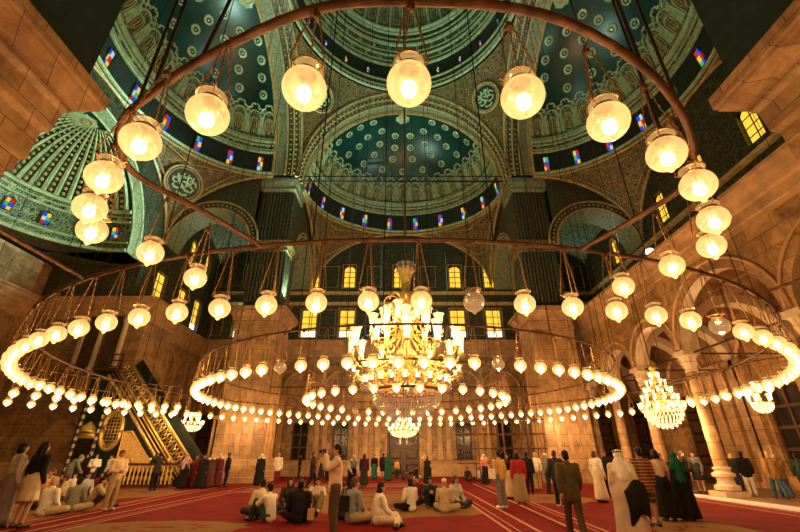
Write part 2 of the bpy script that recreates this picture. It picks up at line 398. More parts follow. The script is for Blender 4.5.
for h in right_holes[2:]: door(1, *h, 20.5, M['void'], 4, 'window')
# ---------------------------------------------------------------- upper painted walls with lit windows
def win_holes(us, arch_us): return [(u - .78, u + .78, 12.75, 15.75) for u in us] + [(u - .62, u + .62, 18.3, 20.9) for u in arch_us]
def lit_window(k, h, v, arched):
    a, b, c, d = h; T = frame(k); w = v + 0.35; win_n[0] += 1
    mb = MB(); rows = 4; cw = (b - a) / 2; ch = (d - c) / rows
    for i in range(2):
        for j in range(rows):
            vs = [T(p) for p in ((a+i*cw, w, c+j*ch), (a+(i+1)*cw, w, c+j*ch), (a+(i+1)*cw, w, c+(j+1)*ch), (a+i*cw, w, c+(j+1)*ch))]
            mb.add(vs, [(0, 1, 2, 3)], 1 if (j == 0 and not arched) else 0)
    o = mb.build('window_%d' % win_n[0], [M['amber'], M['clearlit']], struct=True)
    f = MB()
    def bar(p, q, r=0.045): f.tube([T((p[0], w - .04, p[1])), T((q[0], w - .04, q[1]))], r, 4)
    for i in range(3): bar((a + i * cw, c), (a + i * cw, d))
    for j in range(rows + 1): bar((a, c + j * ch), (b, c + j * ch))
    if arched:                                   # dark spandrels give the round head
        r = (b - a) / 2; m_ = (a + b) / 2; n = 8
        for s in (-1, 1):
            pts = [(m_ + s * r, d)] + [(m_ + s * r * math.cos(t * PI / 2 / n), d - r + r * math.sin(t * PI / 2 / n)) for t in range(n + 1)]
            vs = [T((p[0], w - .06, p[1])) for p in pts]
            f.add(vs, [(0, i, i + 1) for i in range(1, n + 1)])
    f.build('window_frame', M['dark'], o)
UP = 25.6
bw = win_holes([-9.9, -5.9, 5.8, 9.6, -17, 17], [-9.9, -5.9, -0.35, 5.8, 9.6, -16.6, 16.9])
mb = MB(); wall_grid(mb, 0, -20.5, 20.5, HC, UP, bw, 20.5); mb.build('wall_back_upper', M['paint_wall'], struct=True)
rw = win_holes([-14.5, -11, -7, 7], [-14.5, -10.9, -6.9, 2.1, 6.5, -2.4])
mb = MB(); wall_grid(mb, 1, -20.5, 21.5, HC, UP, rw, 20.5); mb.build('wall_right_upper', M['paint_wall'], struct=True)
mb = MB(); wall_grid(mb, 3, -20.5, 20.5, HC, UP, [], 21.5); mb.build('wall_front_upper', M['paint_wall'], struct=True)
lw = win_holes([14.9, 17.9, 11.2], [14.9, 18.0, 11.0])
mb = MB(); wall_grid(mb, 2, 8.2, 20.5, HC, UP, lw, 20.5); wall_grid(mb, 2, -21.5, -8.2, HC, UP, [], 20.5)
T2 = frame(2); AR = 6.2                            # spandrel above the mihrab arch
n = 32; top = [(-8.2 + 16.4 * i / n) for i in range(n + 1)]
arc = [(AR * -math.cos(PI * i / n), 15.2 + 1.1 * AR * math.sin(PI * i / n)) for i in range(n + 1)]
for i in range(n):
    mb.add([T2((arc[i][0], 20.5, arc[i][1])), T2((arc[i+1][0], 20.5, arc[i+1][1])), T2((top[i+1], 20.5, UP)), T2((top[i], 20.5, UP))], [(0, 1, 2, 3)])
for s in (-1, 1): mb.add([T2((s * AR, 20.5, 15.2)), T2((s * 8.2, 20.5, 15.2)), T2((s * 8.2, 20.5, UP))], [(0, 1, 2)])
mb.build('wall_left_upper', M['paint_wall'], struct=True)
for k, hs in ((0, bw), (1, rw), (2, lw)):
    for h in hs: lit_window(k, h, 20.5, h[2] > 16)
# raised panel mouldings of the painted wall
mb = MB(); T0 = frame(0)
def rect_mould(mb, T, a, b, c, d, v, r=0.05):
    mb.tube([T((a, v, c)), T((b, v, c)), T((b, v, d)), T((a, v, d))], r, 4, closed=True)
for u in (-13.4, -7.9, -3.1, 2.8, 7.7, 12.6):
    for (c, d) in ((12.9, 15.7), (18.3, 20.8)): rect_mould(mb, T0, u - .8, u + .8, c, d, 20.46)
for s in (-1, 1):
    for u in (14.2, 19.4):
        for (c, d) in ((12.9, 15.7), (18.3, 20.8)): rect_mould(mb, T0, s * u - .5, s * u + .5, c, d, 20.46)
for h in bw: rect_mould(mb, T0, h[0] - .12, h[1] + .12, h[2] - .12, h[3] + .12, 20.46, .07)
trim(mb, M['relief_gold'])
for z in (16.4, 17.6): cornice((-20.5, 40.5), (20.5, 40.5), (0, -1), z, [(0, -.2), (.2, -.1), (.28, .05), (.28, .12), (0, .14)], M['relief_gold'])
for z in (16.4, 17.6): cornice((20.5, 0), (20.5, 40.5), (-1, 0), z, [(0, -.2), (.2, -.1), (.28, .05), (.28, .12), (0, .14)], M['relief_gold'])
# ---------------------------------------------------------------- piers
NEARP = [(0, 8.6), (.08, 8.6), (.1, 9.0), (.18, 9.1), (.2, 10.1), (.32, 10.25), (.36, 11.0), (.46, 11.15), (.5, 11.4), (.92, 11.68), (.94, 11.8), (1.0, 11.84), (1.0, 12.3), (.5, 12.34)]
def pier(x0, x1, y0, y1, label, near=False):
    t = thing('pier', label, 'pier', ((x0 + x1) / 2, (y0 + y1) / 2, 0), 0)
    hx, hy = (x1 - x0) / 2, (y1 - y0) / 2
    def ring(prof, m, name, smooth=False):
        mb = MB(); vs = []
        for (o, z) in prof: vs += [(-hx - o, -hy - o, z), (hx + o, -hy - o, z), (hx + o, hy + o, z), (-hx - o, hy + o, z)]
        fs = [(4*i + j, 4*i + (j+1) % 4, 4*i + 4 + (j+1) % 4, 4*i + 4 + j) for i in range(len(prof) - 1) for j in range(4)]
        fs += [(3, 2, 1, 0), tuple(4 * (len(prof) - 1) + j for j in range(4))]
        mb.add(vs, fs); return mb.build(name, m, t)
    ring([(.35, 0), (.35, .35), (.28, .4), (.28, .7), (.2, .78), (.2, 1.05), (.12, 1.15), (.1, 1.5), (0, 1.6)], M['stone_pale'], 'base')
    ring([(0, 1.6), (0, 8.6 if near else 10.6)], M['stone_pale'], 'shaft')
    ring(NEARP if near else [(0, 10.6), (.08, 10.6), (.08, 10.9), (.02, 10.95), (.02, 11.2), (.2, 11.3), (.26, 11.6), (.5, 11.85), (.55, 11.95), (.7, 12.0), (.7, 12.3), (.05, 12.34)], M['stone_pale'], 'cornice')
    mb = MB()
    for sx in (-1, 1):                             # shallow panels and little brackets on the faces
        for f, h, ax in ((hx, hy, 0), (hy, hx, 1)):
            for off in (-0.85, 0, 0.85):
                p = (sx * (f + .04), off) if ax == 0 else (off, sx * (f + .04))
                w = (.05, .3) if ax == 0 else (.3, .05)
                mb.box((p[0] - w[0], p[1] - w[1], 6.1), (p[0] + w[0], p[1] + w[1], 6.35))
                w = (.03, .14) if ax == 0 else (.14, .03)
                mb.box((p[0] - w[0], p[1] - w[1], 1.75), (p[0] + w[0], p[1] + w[1], 6.1))
    mb.build('bracket', M['trim_stone'], t)
    # painted upper shaft with flutes, middle capital, top capital
    UO = .5 if near else -.25
    ring([(UO, 12.3), (UO, 25.0)], M['dark'] if near else M['flute'], 'upper_shaft')
    if near: return t
    mb = MB()
    for a in range(9):
        q = -1.2 + 2.4 * a / 8
        for s in (-1, 1):
            mb.tube([(q, s * (hy - .2), 12.9), (q, s * (hy - .2), 17.4)], .11, 6); mb.tube([(q, s * (hy - .2), 18.7), (q, s * (hy - .2), 23.6)], .11, 6)
            mb.tube([(s * (hx - .2), q, 12.9), (s * (hx - .2), q, 17.4)], .11, 6); mb.tube([(s * (hx - .2), q, 18.7), (s * (hx - .2), q, 23.6)], .11, 6)
    mb.build('flute', M['orn_dark'], t)
    ring([(-.25, 17.5), (-.05, 17.6), (-.1, 17.8), (.05, 18.1), (.15, 18.3), (.15, 18.5), (-.25, 18.6)], M['orn_gold'], 'middle_capital')
    ring([(-.25, 23.7), (0, 23.9), (-.05, 24.2), (.1, 24.6), (.15, 24.9), (.15, 25.1), (-.25, 25.15)], M['orn_pale'], 'capital')
    return t
pier(9.9, 13.2, 30.3, 33.3, 'right one of the two far square stone piers, beside the scaffold')
pier(-13.2, -9.9, 30.3, 33.3, 'left one of the two far square stone piers, beyond the minbar stairs')
pier(10.9, 13.9, 5.2, 8.6, 'near right stone pier, only its heavy cornice showing at the right edge', True)
pier(-13.9, -10.9, 5.2, 8.6, 'near left stone pier, its heavy cornice filling the top left corner', True)

# ---------------------------------------------------------------- domes
def dome_kit(T, a0, a1, ru, rv, rz, zc, v0, name, nwin, thick_t, nrow, half=True):
    """T maps (u, v, z); phi sweeps a0..a1; t is elevation"""
    def P(phi, t, off=0.0):
        ct, st = math.cos(t), math.sin(t)
        return T(((ru - off) * ct * math.cos(phi), v0 + (rv - off) * ct * math.sin(phi), zc + (rz - off) * st))
    return P
def band(mb, P, a0, a1, t0, t1, nu, nv, off=0.0, mi=0):
    mb.grid(lambda a, b: P(a0 + (a1 - a0) * a, t0 + (t1 - t0) * b, off), nu, nv, mi)
def moulding(mb, P, a0, a1, t, r, off, nu, mi=0, closed=False):
    mb.tube([P(a0 + (a1 - a0) * i / nu, t, off) for i in range(nu if closed else nu + 1)], r, 6, mi, closed)
def local(P, phi0, t0, R):
    def F(a, b, off=0.08):
        t = t0 + b / R; return P(phi0 + a / (R * max(.12, math.cos(t))), t, off)
    return F
def rosette(mb, F, r, off=0.09, mi=0, mi2=1, lobes=12):
    n = lobes * 2; c = len(mb.v)
    outer = [F((r if i % 2 else r * .86) * math.cos(2*PI*i/n), (r if i % 2 else r * .86) * math.sin(2*PI*i/n), off) for i in range(n)]
    mid = [F(r*.5 * math.cos(2*PI*i/n), r*.5 * math.sin(2*PI*i/n), off + .05) for i in range(n)]
    inn = [F(r*.4 * math.cos(2*PI*i/n), r*.4 * math.sin(2*PI*i/n), off) for i in range(n)]
    mb.add(outer + mid, [(i, (i+1) % n, n + (i+1) % n, n + i) for i in range(n)], mi)
    mb.add(mid + inn, [(i, (i+1) % n, n + (i+1) % n, n + i) for i in range(n)], mi2)
    mb.add(inn + [F(0, 0, off + .02)], [(i, (i+1) % n, n) for i in range(n)], mi2)
    mb.add([F(r*.24 * math.cos(2*PI*i/8), r*.24 * math.sin(2*PI*i/8), off + .07) for i in range(8)], [tuple(range(8))], mi)
def path(mb, F, pts, r, mi=0, closed=False, off=0.08):
    mb.tube([F(p[0], p[1], off) for p in pts], r, 5, mi, closed)
def niche(mb, F, w, h, mi=0, mi2=1):
    """arched panel with inner arch, drop ornament and a scrolled crest"""
    for s, rr in ((1.0, .09), (.72, .05)):
        ww = w * s; hh = h * s
        pts = [(-ww/2, 0.1)] + [(-ww/2 * math.cos(PI*i/10), hh - ww/2 + ww/2 * math.sin(PI*i/10)) for i in range(11)] + [(ww/2, 0.1)]
        path(mb, F, pts, rr, mi)
    path(mb, F, [(.22*w * math.sin(a) , h*.42 + .3*h * math.cos(a)) for a in [2*PI*i/10 for i in range(10)]], .05, mi2, True)
    path(mb, F, [(0, .2), (0, h*.75)], .05, mi2)
    for s in (-1, 1):                              # crest
        path(mb, F, [(s * .5 * w, h - .15*w), (s * .62 * w, h + .08*w), (s * .42 * w, h + .2*w), (s * .28*w, h + .12*w)], .1, mi)
        path(mb, F, [(s * .3 * w, h + .15*w), (s * .3 * w, h + .4*w), (s*.1*w, h + .52*w), (0, h + .4*w)], .09, mi)
        path(mb, F, [(s*.62*w, .1), (s*.62*w, h*.8)], .07, mi)
def stained(P, phi, dphi, t0, t1, off, seed):
    win_n[0] += 1; mb = MB(); cols = ['s_red', 's_blue', 's_yel', 's_grn', 's_wht']; rnd = random.Random(seed)
    seqs = [2, 1, 0, 1, 3, 2, 0, 4, 1]
    for i in range(2):
        for j in range(3):
            pa, pb = phi - dphi + i * dphi, phi + i * dphi; ta = t0 + (t1 - t0) * j / 3; tb = t0 + (t1 - t0) * (j + 1) / 3
            mb.add([P(pa, ta, off), P(pb, ta, off), P(pb, tb, off), P(pa, tb, off)], [(0, 1, 2, 3)], seqs[(i * 3 + j + seed * 2) % 9])
    o = mb.build('window_%d' % win_n[0], [M[c] for c in cols], struct=True)
    f = MB(); f.tube([P(phi - dphi, t0, off + .04), P(phi + dphi, t0, off + .04), P(phi + dphi, t1, off + .04), P(phi, t1 + .02, off + .04), P(phi - dphi, t1, off + .04)], .06, 4, 0, True)
    f.build('window_frame', M['dark'], o)
D = math.radians
def semi_dome(k):
    T = frame(k); P = dome_kit(T, 0, PI, 9.75, 8.35, 10.2, 25.0, 12.0, '', 0, 0, 0)
    mb = MB(); MATS = [M['dark'], M['orn_green'], M['field'], M['orn_gold']]
    band(mb, P, 0, PI, 0, D(13), 64, 3, 0, 0); band(mb, P, 0, PI, D(13), D(22), 64, 2, 0, 1)
    band(mb, P, 0, PI, D(22), D(36), 64, 5, 0, 1); band(mb, P, 0, PI, D(36), D(90), 64, 14, 0, 2)
    mb.build('ceiling', MATS, smooth=True, struct=True)
    if k == 3: return
    mb = MB()
    for t, r, of in ((1, .16, .1), (13.5, .14, .12), (15, .08, .15), (17.5, .1, .15), (19.5, .16, .2), (21, .1, .15)):
        moulding(mb, P, 0, PI, D(t), r, of, 72, 0)
    n = 17
    for i in range(n):
        ph = PI * (i + .5) / n
        niche(mb, local(P, ph, D(22.5), 9.6), 1.15, 2.2, 0, 1)
        F = local(P, ph, D(17.3), 9.6); rosette(mb, F, .2, lobes=5)
    for row, (t, cnt, sh) in enumerate(((44, 9, .5), (52.5, 8, .5), (61, 8, .5), (70, 6, .5))):
        for i in range(cnt):
            rosette(mb, local(P, PI * (i + sh) / cnt, D(t), 9.6), .44, mi2=2)
    rosette(mb, local(P, PI / 2, D(86), 9.6), 1.05)
    for i in range(0, 37):
        ph = PI * i / 36
        F = local(P, ph, D(8), 9.6)
    trim(mb, [M['relief'], M['relief_gold'], M['field']])
    for i in range(10):
        stained(P, PI * (i + .5) / 10, .031, D(2.2), D(10.5), .06, i + k)
    # soffit of the great arch, its mouldings
    mb = MB()
    def A(a, v, off=0): return T(((9.8 - off) * math.cos(a), v, 25.0 + (10.4 - off) * math.sin(a)))
    mb.grid(lambda a, b: A(PI * a, 10.9 + 1.2 * b, .12), 48, 4, 0)
    mb.grid(lambda a, b: A(PI * a, 9.7 + 1.2 * b, .1 - .1 * (1 - b)), 48, 1, 1)
    trim(mb, [M['orn_pale'], M['orn_dark']], True)
    mb = MB()
    for v, off, r in ((9.86, -.1, .13), (10.3, .1, .08), (12.05, .2, .14), (10.9, .2, .1), (11.8, .2, .07)):
        mb.tube([A(PI * i / 56, v, off) for i in range(57)], r, 6)
    for i in range(64):                           # dentils round the arch
        a = PI * (i + .5) / 64; c = A(a, 10.1, .1); mb.ball(c, .1, 6); mb.ball(A(a, 10.6, .12), .08, 6)
    trim(mb, M['relief_gold'])
    # pendentives under the ring
    mb = MB()
    def Q(a, s, off=0):
        ca, sa = math.cos(a), math.sin(a); rm = 1 / max(abs(ca), abs(sa)); rho = 1 + (rm - 1) * s
        z = 25 - (1 - math.sqrt(max(0, 2 - rho * rho))) * 7.1
        return T((rho * 9.75 * ca, 12 + rho * 8.42 * sa, z - off))
    mb.grid(lambda a, b: Q(PI * a, b), 96, 8, 0)
    mb.build('ceiling', M['orn_gold'], smooth=True, struct=True)
    mb = MB()
    for s in (0, 1):
        for e in (.985,):
            mb.tube([Q(PI * i / 96, s * e, .12) for i in range(97)], .13, 5)
    for c in (PI / 4, 3 * PI / 4):
        tri = [Q(c - .42, .2, .1), Q(c, .17, .1), Q(c + .42, .2, .1), Q(c + .05, .8, .1), Q(c - .05, .8, .1)]
        mb.tube(tri, .07, 5, 0, True)
    trim(mb, M['relief_gold'])
    # back arch on the outer wall under the pendentives
    # side walls at u = +-9.8, v 13.3..20.5 with a small arch opening
for k in (0, 1, 2, 3): semi_dome(k)
def side_screen(T, m1=M['paint_wall'], deco=True):
    """wall over the arch that opens into a corner bay: local u 13.1..20.5, v 10, arch spring 18"""
    uc, r = 16.8, 3.55; mb = MB(); n = 20
    for v in (10.05, 12.4):
        arc = [(uc - r * math.cos(PI*i/n), 18 + r * math.sin(PI*i/n)) for i in range(n + 1)]
        for i in range(n):
            x0 = 13.1 + 7.4 * i / n; x1 = 13.1 + 7.4 * (i + 1) / n
            mb.add([T((arc[i][0], v, arc[i][1])), T((arc[i+1][0], v, arc[i+1][1])), T((x1, v, 26)), T((x0, v, 26))], [(0, 1, 2, 3)], 0)
        mb.add([T((13.1, v, 18)), T((13.25, v, 18)), T((13.1, v, 26))], [(0, 1, 2)], 0); mb.add([T((20.35, v, 18)), T((20.5, v, 18)), T((20.5, v, 26))], [(0, 1, 2)], 0)
    mb.grid(lambda a, b: T((uc - r * math.cos(PI * a), 10.05 + 2.35 * b, 18 + r * math.sin(PI * a))), 24, 2, 1)
    mb.build('wall_corner', [M['orn_dark'], M['orn_pale']], smooth=False, struct=True)
    mb = MB()
    for rr, vv, q in ((r + .05, 10.0, .09), (r + .75, 9.98, .09)): mb.tube([T((uc - rr * math.cos(PI*i/28), vv, 18 + rr * math.sin(PI*i/28))) for i in range(29)], q, 5)
    for i in range(30):
        a = PI * (i + .5) / 30; mb.ball(T((uc - (r + .4) * math.cos(a), 10.0, 18 + (r + .4) * math.sin(a))), .1, 6)
    # impost ledge each side
    trim(mb, M['relief_gold'])
def mir(T): return lambda p: T((-p[0], p[1], p[2]))
side_screen(frame(0)); side_screen(mir(frame(0)))                # far corner bays seen through plane Y = 30
side_screen(frame(1)); side_screen(mir(frame(1))); side_screen(frame(2)); side_screen(mir(frame(2)))
# sail vaults of the far corner bays
for sx in (-1, 1):
    for yc in (36.5, 3.0):
        mb = MB(); mb.grid(lambda a, b: (sx * 16.8 + 4.2 * (2*a - 1), yc + 4.6 * (2*b - 1), 18.4 + 3.9 * math.sqrt(max(0, 2.02 - (2*a-1)**2 - (2*b-1)**2))), 20, 20)
        mb.build('ceiling', M['orn_green'], smooth=True, struct=True)
# great central dome
TC = lambda p: Vector((p[0], 20 + p[1], p[2]))
P = dome_kit(TC, 0, 2 * PI, 9.6, 9.6, 16.0, 35.6, 0, '', 0, 0, 0)
mb = MB()
band(mb, P, 0, 2*PI, 0, D(5), 96, 1, 0, 3); band(mb, P, 0, 2*PI, D(5), D(12), 96, 2, 0, 0); band(mb, P, 0, 2*PI, D(12), D(29), 96, 4, 0, 1); band(mb, P, 0, 2*PI, D(29), D(90), 96, 12, 0, 1)
mb.build('ceiling', [M['dark'], M['orn_green'], M['field'], M['orn_dark']], smooth=True, struct=True)
mb = MB()
for t, r, of in ((.4, .14, .1), (2.2, .1, .12), (4.8, .12, .15), (12.5, .16, .16), (14.5, .08, .15), (17, .14, .2), (19, .08, .2), (22, .2, .3), (24.5, .1, .3), (27, .14, .35), (28.6, .22, .4)):
    moulding(mb, P, 0, 2*PI, D(t), r, of, 96, 0, True)
for i in range(36):
    ph = 2 * PI * i / 36
    mb.tube([P(ph, D(30 + 5 * j), .12) for j in range(11)], .16, 5, 0, r2=.08)
    F = local(P, ph + PI / 36, D(32), 12)
    path(mb, F, [(-.45, 0), (-.45, 1.6), (0, 2.1), (.45, 1.6), (.45, 0)], .06, 1, True); path(mb, F, [(-.3, 2.6), (-.3, 4), (0, 4.5), (.3, 4), (.3, 2.6)], .06, 1, True)
    rosette(mb, local(P, ph, D(20.5), 11), .22, lobes=5); rosette(mb, local(P, ph + PI/36, D(15.8), 10), .2, lobes=5)
for i in range(120):
    mb.ball(P(2*PI*i/120, D(1.3), .14), .1, 6, 1)
trim(mb, [M['relief'], M['relief_gold']])
for i in range(24): stained(P, 2*PI*(i + .5)/24, .016, D(6.4), D(9.2), .06, i + 3)
# pendentives of the great dome with calligraphy roundels
mb = MB()
def QC(a, s, off=0):
    ca, sa = math.cos(a), math.sin(a); rm = 1 / max(abs(ca), abs(sa)); rho = 1 + (rm - 1) * s
    z = 35.6 - (1 - math.sqrt(max(0, 2 - rho * rho))) * 10.6
    k_ = (9.78 if s > 0 else 9.78)
    q = 1 - off / 10
    return Vector((rho * k_ * ca * q, 20 + rho * k_ * sa * q, z - off * .6))
mb.grid(lambda a, b: QC(2 * PI * a, b), 160, 12)
mb.build('ceiling', M['orn_gold'], smooth=True, struct=True)
def roundel(F, r, nm='trim'):
    mb = MB(); n = 28
    mb.add([F(r * math.cos(2*PI*i/n), r * math.sin(2*PI*i/n), .12) for i in range(n)], [tuple(range(n))], 0)
    for q, w in ((1.0, .1), (.86, .05)): mb.tube([F(r*q * math.cos(2*PI*i/n), r*q * math.sin(2*PI*i/n), .16) for i in range(n)], w, 5, 1, True)
    strokes = [[(-.6, -.25), (-.45, -.4), (-.2, -.38), (0, -.2), (.2, -.38), (.5, -.35), (.62, -.1)], [(-.5, .45), (-.1, -.25)], [(-.15, .6), (-.3, .05), (.1, -.3)],
               [(.1, .62), (.15, -.15)], [(.4, .55), (.35, 0), (.1, -.05)], [(-.7, .1), (-.45, .2), (-.3, .0), (-.5, -.12), (-.68, 0)], [(.25, .3), (.6, .25), (.7, .05)],
               [(-.25, -.6), (.1, -.7), (.35, -.58)], [(.5, -.1), (.2, .12), (-.1, .1)], [(-.35, .3), (.0, .38), (.3, .5)]]
    for s in strokes: mb.tube([F(r*.95 * x, r*.95 * y, .17) for x, y in s], .085 * r / 1.2, 5, 2)
    return trim(mb, [M['dark'], M['relief_gold'], M['relief']])
def FQ(Qf, a0, s0, da, ds):
    """local frame on a pendentive from its two parameters"""
    c = Qf(a0, s0); ex = (Qf(a0 + .02, s0) - Qf(a0 - .02, s0)).normalized(); ey = (Qf(a0, s0 - .03) - Qf(a0, s0 + .03)).normalized(); nn = ex.cross(ey).normalized()
    return c, ex, ey, nn
for q in (PI/4, 3*PI/4):
    c, ex, ey, nn = FQ(QC, q, .45, 0, 0)
    if nn.dot(Vector((0, 20, 30)) - c) < 0: nn = -nn
    if ex.dot(Vector((1, 0, 0))) < 0: ex = -ex
    roundel(lambda a, b, o, c=c, ex=ex, ey=ey, nn=nn: c + ex * a + ey * b + nn * (o + .25), 1.35)
T_ = frame(2)
def QL(a, s):
    ca, sa = math.cos(a), math.sin(a); rm = 1 / max(abs(ca), abs(sa)); rho = 1 + (rm - 1) * s
    return T_((rho * 9.75 * ca, 12 + rho * 8.42 * sa, 25 - (1 - math.sqrt(max(0, 2 - rho * rho))) * 7.1))
c, ex, ey, nn = FQ(QL, PI/4, .5, 0, 0)
if nn.dot(Vector((0, 20, 20)) - c) < 0: nn = -nn
if ex.dot(Vector((1, 0, 0))) < 0: ex = -ex
roundel(lambda a, b, o: c + ex * a + ey * b + nn * (o + .25), 1.5)
# outer arch bands around the pendentives of the main square
mb = MB()
for off in (0.1,): mb.tube([QC(2*PI*i/160, .97, .12) for i in range(160)], .12, 5, 0, True)
trim(mb, M['relief_gold'])
# roof slabs that close the gaps between vaults
mb = MB()
mb.box((-20.5, -1.5, 26), (-9.9, 41, 26.3)) if False else None
for (a, b, c_, d) in ((-20.6, -13, 32.3, 40.6), (13, 20.6, 32.3, 40.6), (-20.6, -13, -1.6, 7.7), (13, 20.6, -1.6, 7.7)):
    mb.box((a, c_, 25.8), (b, d, 26.0))
mb.build('ceiling', M['dark'], struct=True)
# mihrab shell
PA = lambda phi, t, off=0: T_(((AR - off) * math.cos(t) * math.cos(phi), 20.5 + (AR - off) * math.cos(t) * math.sin(phi), 15.2 + (AR * 1.1 - off) * math.sin(t)))
mb = MB(); band(mb, PA, 0, PI, 0, D(28), 40, 3, 0, 0); band(mb, PA, 0, PI, D(28), D(90), 40, 10, 0, 1)
mb.grid(lambda a, b: T_((AR * math.cos(PI*a) * (1 + b * .35), 20.5 + AR * math.sin(PI*a) * (1 + b * .2), 15.2)), 40, 1, 2)
for s in (-1, 1): mb.add([T_((s*6.2, 20.5, 15.2)), T_((s*8.4, 20.5, 15.2)), T_((s*8.4, 27.5, 15.2)), T_((s*6.2, 27.5, 15.2))], [(0, 1, 2, 3)], 2)
mb.build('ceiling', [M['orn_green'], M['field'], M['orn_dark']], smooth=True, struct=True)
mb = MB()
for i in range(23):
    ph = PI * (i + .5) / 23
    for j in range(14): mb.ball(PA(ph + PI/46, D(30 + 3.6*j), .08), .14 * math.cos(D(30 + 3.4*j)) + .02, 6, 1)
    mb.tube([PA(ph, D(28 + 6 * j), .1) for j in range(10)], .17, 5, 0, r2=.05)
for t, r in ((1, .14), (6, .08), (20, .1), (23, .06), (26.5, .16)): moulding(mb, PA, 0, PI, D(t), r, .12, 40)
for i in range(11): rosette(mb, local(PA, PI*(i+.5)/11, D(22), 6), .25, lobes=5)
rosette(mb, local(PA, PI/2, D(82), 6), .8)
trim(mb, [M['relief'], M['relief_gold']])
for i in range(9): stained(PA, PI*(i + .5)/9, .045, D(9), D(16), .06, i * 3)
mb = MB()
mb.grid(lambda a, b: T_(((AR + 1.1 * b) * math.cos(PI*a), 20.42, 15.2 + (AR*1.1 + 1.1*b) * math.sin(PI*a))), 40, 1, 0)
for q in (0, 1.1): mb.tube([T_(((AR + q) * math.cos(PI*i/40), 20.4, 15.2 + (AR*1.1 + q) * math.sin(PI*i/40))) for i in range(41)], .1, 5, 1)
trim(mb, [M['orn_pale'], M['relief']])
# tie bar across the far semi-dome, iron balcony rail round its ring
mb = MB(); mb.tube([(-9.9, 31, 25.3), (9.9, 31, 25.3)], .09, 5); mb.tube([(-9.9, 31, 25.9), (9.9, 31, 25.9)], .05, 5)
trim(mb, M['cable'])

# ---------------------------------------------------------------- right-hand gallery on columns
GX = 14.4
def gallery():
    mb = MB(); top = 11.9; depth = .6
    spans = [(-1.5, 3.6, 6.6), (3.6, 8.6, 6.6), (8.6, 14.3, 6.6), (14.3, 20.9, 6.6), (20.9, 25.4, 6.6), (25.4, 29.2, 6.6), (29.2, 33.0, 6.6), (33, 36.8, 6.6), (36.8, 40.5, 6.6)]
    for y0, y1, zs in spans:
        r = (y1 - y0) / 2 - .3; yc = (y0 + y1) / 2; n = 20
        arc = [(yc - r * math.cos(PI*i/n), zs + r * math.sin(PI*i/n)) for i in range(n + 1)]
        for x in (GX, GX + depth):
            for i in range(n):
                a = y0 + (y1 - y0) * i / n; b = y0 + (y1 - y0) * (i + 1) / n
                mb.add([(x, arc[i][0], arc[i][1]), (x, arc[i+1][0], arc[i+1][1]), (x, b, top), (x, a, top)], [(0, 1, 2, 3)], 0)
            mb.add([(x, y0, zs), (x, arc[0][0], zs), (x, y0, top)], [(0, 1, 2)]); mb.add([(x, y1, zs), (x, arc[-1][0], zs), (x, y1, top)], [(0, 1, 2)])
        mb.grid(lambda a, b: (GX + depth * a, yc - r * math.cos(PI * b), zs + r * math.sin(PI * b)), 1, 24, 1)
        for s in (y0, y1 - .3): mb.add([(GX, s, zs), (GX + depth, s, zs), (GX + depth, s + .3, zs), (GX, s + .3, zs)], [(0, 1, 2, 3)])
    mb.build('wall_gallery', [M['stone'], M['white_stone']], struct=True)
    mb = MB()
    for y0, y1, zs in spans:
        r = (y1 - y0) / 2 + .1; yc = (y0 + y1) / 2
        mb.tube([(GX - .03, yc - r * math.cos(PI*i/24), zs + .1 + r * math.sin(PI*i/24)) for i in range(25)], .09, 5)
    trim(mb, M['trim_stone'], True)
    cornice((GX, -1.5), (GX, 40.5), (-1, 0), 11.9, PROF, M['trim_stone'])
    mb = MB(); mb.box((GX + .3, -1.5, 11.5), (20.5, 40.5, 11.9)); mb.build('ceiling', M['stone'], struct=True)
    mb = MB()                                       # transverse arches inside the gallery
    for y in (3.6, 8.6, 14.3, 20.9, 25.4, 29.2, 33, 36.8):
        uc, r = 17.85, 2.6
        for i in range(20):
            a0, a1 = PI * i / 20, PI * (i + 1) / 20
            vs = []
            for yy in (y - .35, y + .35):
                for a in (a0, a1):
                    for q in (r, r + .5): vs.append((uc - q * math.cos(a), yy, 6.6 + q * math.sin(a)))
            mb.add(vs, [(0, 1, 3, 2), (4, 6, 7, 5), (0, 2, 6, 4), (1, 5, 7, 3)])
    trim(mb, M['white_stone'])
    mb = MB()
    for y in (14.3, 20.9, 25.4, 29.2): mb.tube([(GX + .4, y, 6.5), (20.4, y, 6.5)], .05, 5)
    for y0, y1, zs in spans: mb.tube([(GX + .4, y0, 6.45), (GX + .4, y1, 6.45)], .055, 5)
    trim(mb, M['cable'])
gallery()
def column_parts(t):
    mb = MB(); mb.box((-.92, -.92, 0), (.92, .92, .2))
    mb.lathe([(.66, .2), (.84, .26), (.84, .42), (.60, .48), (.54, .62), (.60, .74), (.78, .80), (.78, .92), (.58, .97), (.50, 1.06), (.62, 1.1), (.62, 1.18), (.46, 1.2)], n=24, close=True)
    a = mb.build('base', M['white_stone'], t)
    mb = MB(); mb.lathe([(.46, 1.15), (.47, 2.4), (.44, 4.2), (.40, 5.6)], n=24); b = mb.build('shaft', M['stone_pale'], t, True)
    mb = MB(); mb.lathe([(.42, 5.55), (.46, 5.6), (.42, 5.68), (.46, 5.85), (.58, 6.0), (.54, 6.05), (.62, 6.25), (.74, 6.35)], n=24, flute=.04, nf=12, close=True)
    mb.box((-.72, -.72, 6.35), (.72, .72, 6.6)); c = mb.build('capital', M['white_stone'], t)
    reg(t, a, b, c)
COLS = [(20.9, 'stone gallery column with white base, nearest whole one on the right'), (25.4, 'stone gallery column just beyond the nearest one, behind the small chandelier'),
        (29.2, 'third gallery column back, between the chandelier and the far pier'), (33.0, 'farthest gallery column showing beside the far right pier'),
        (14.3, 'gallery column at the extreme right edge'), (36.8, 'gallery column deep behind the far right pier')]
c0 = None
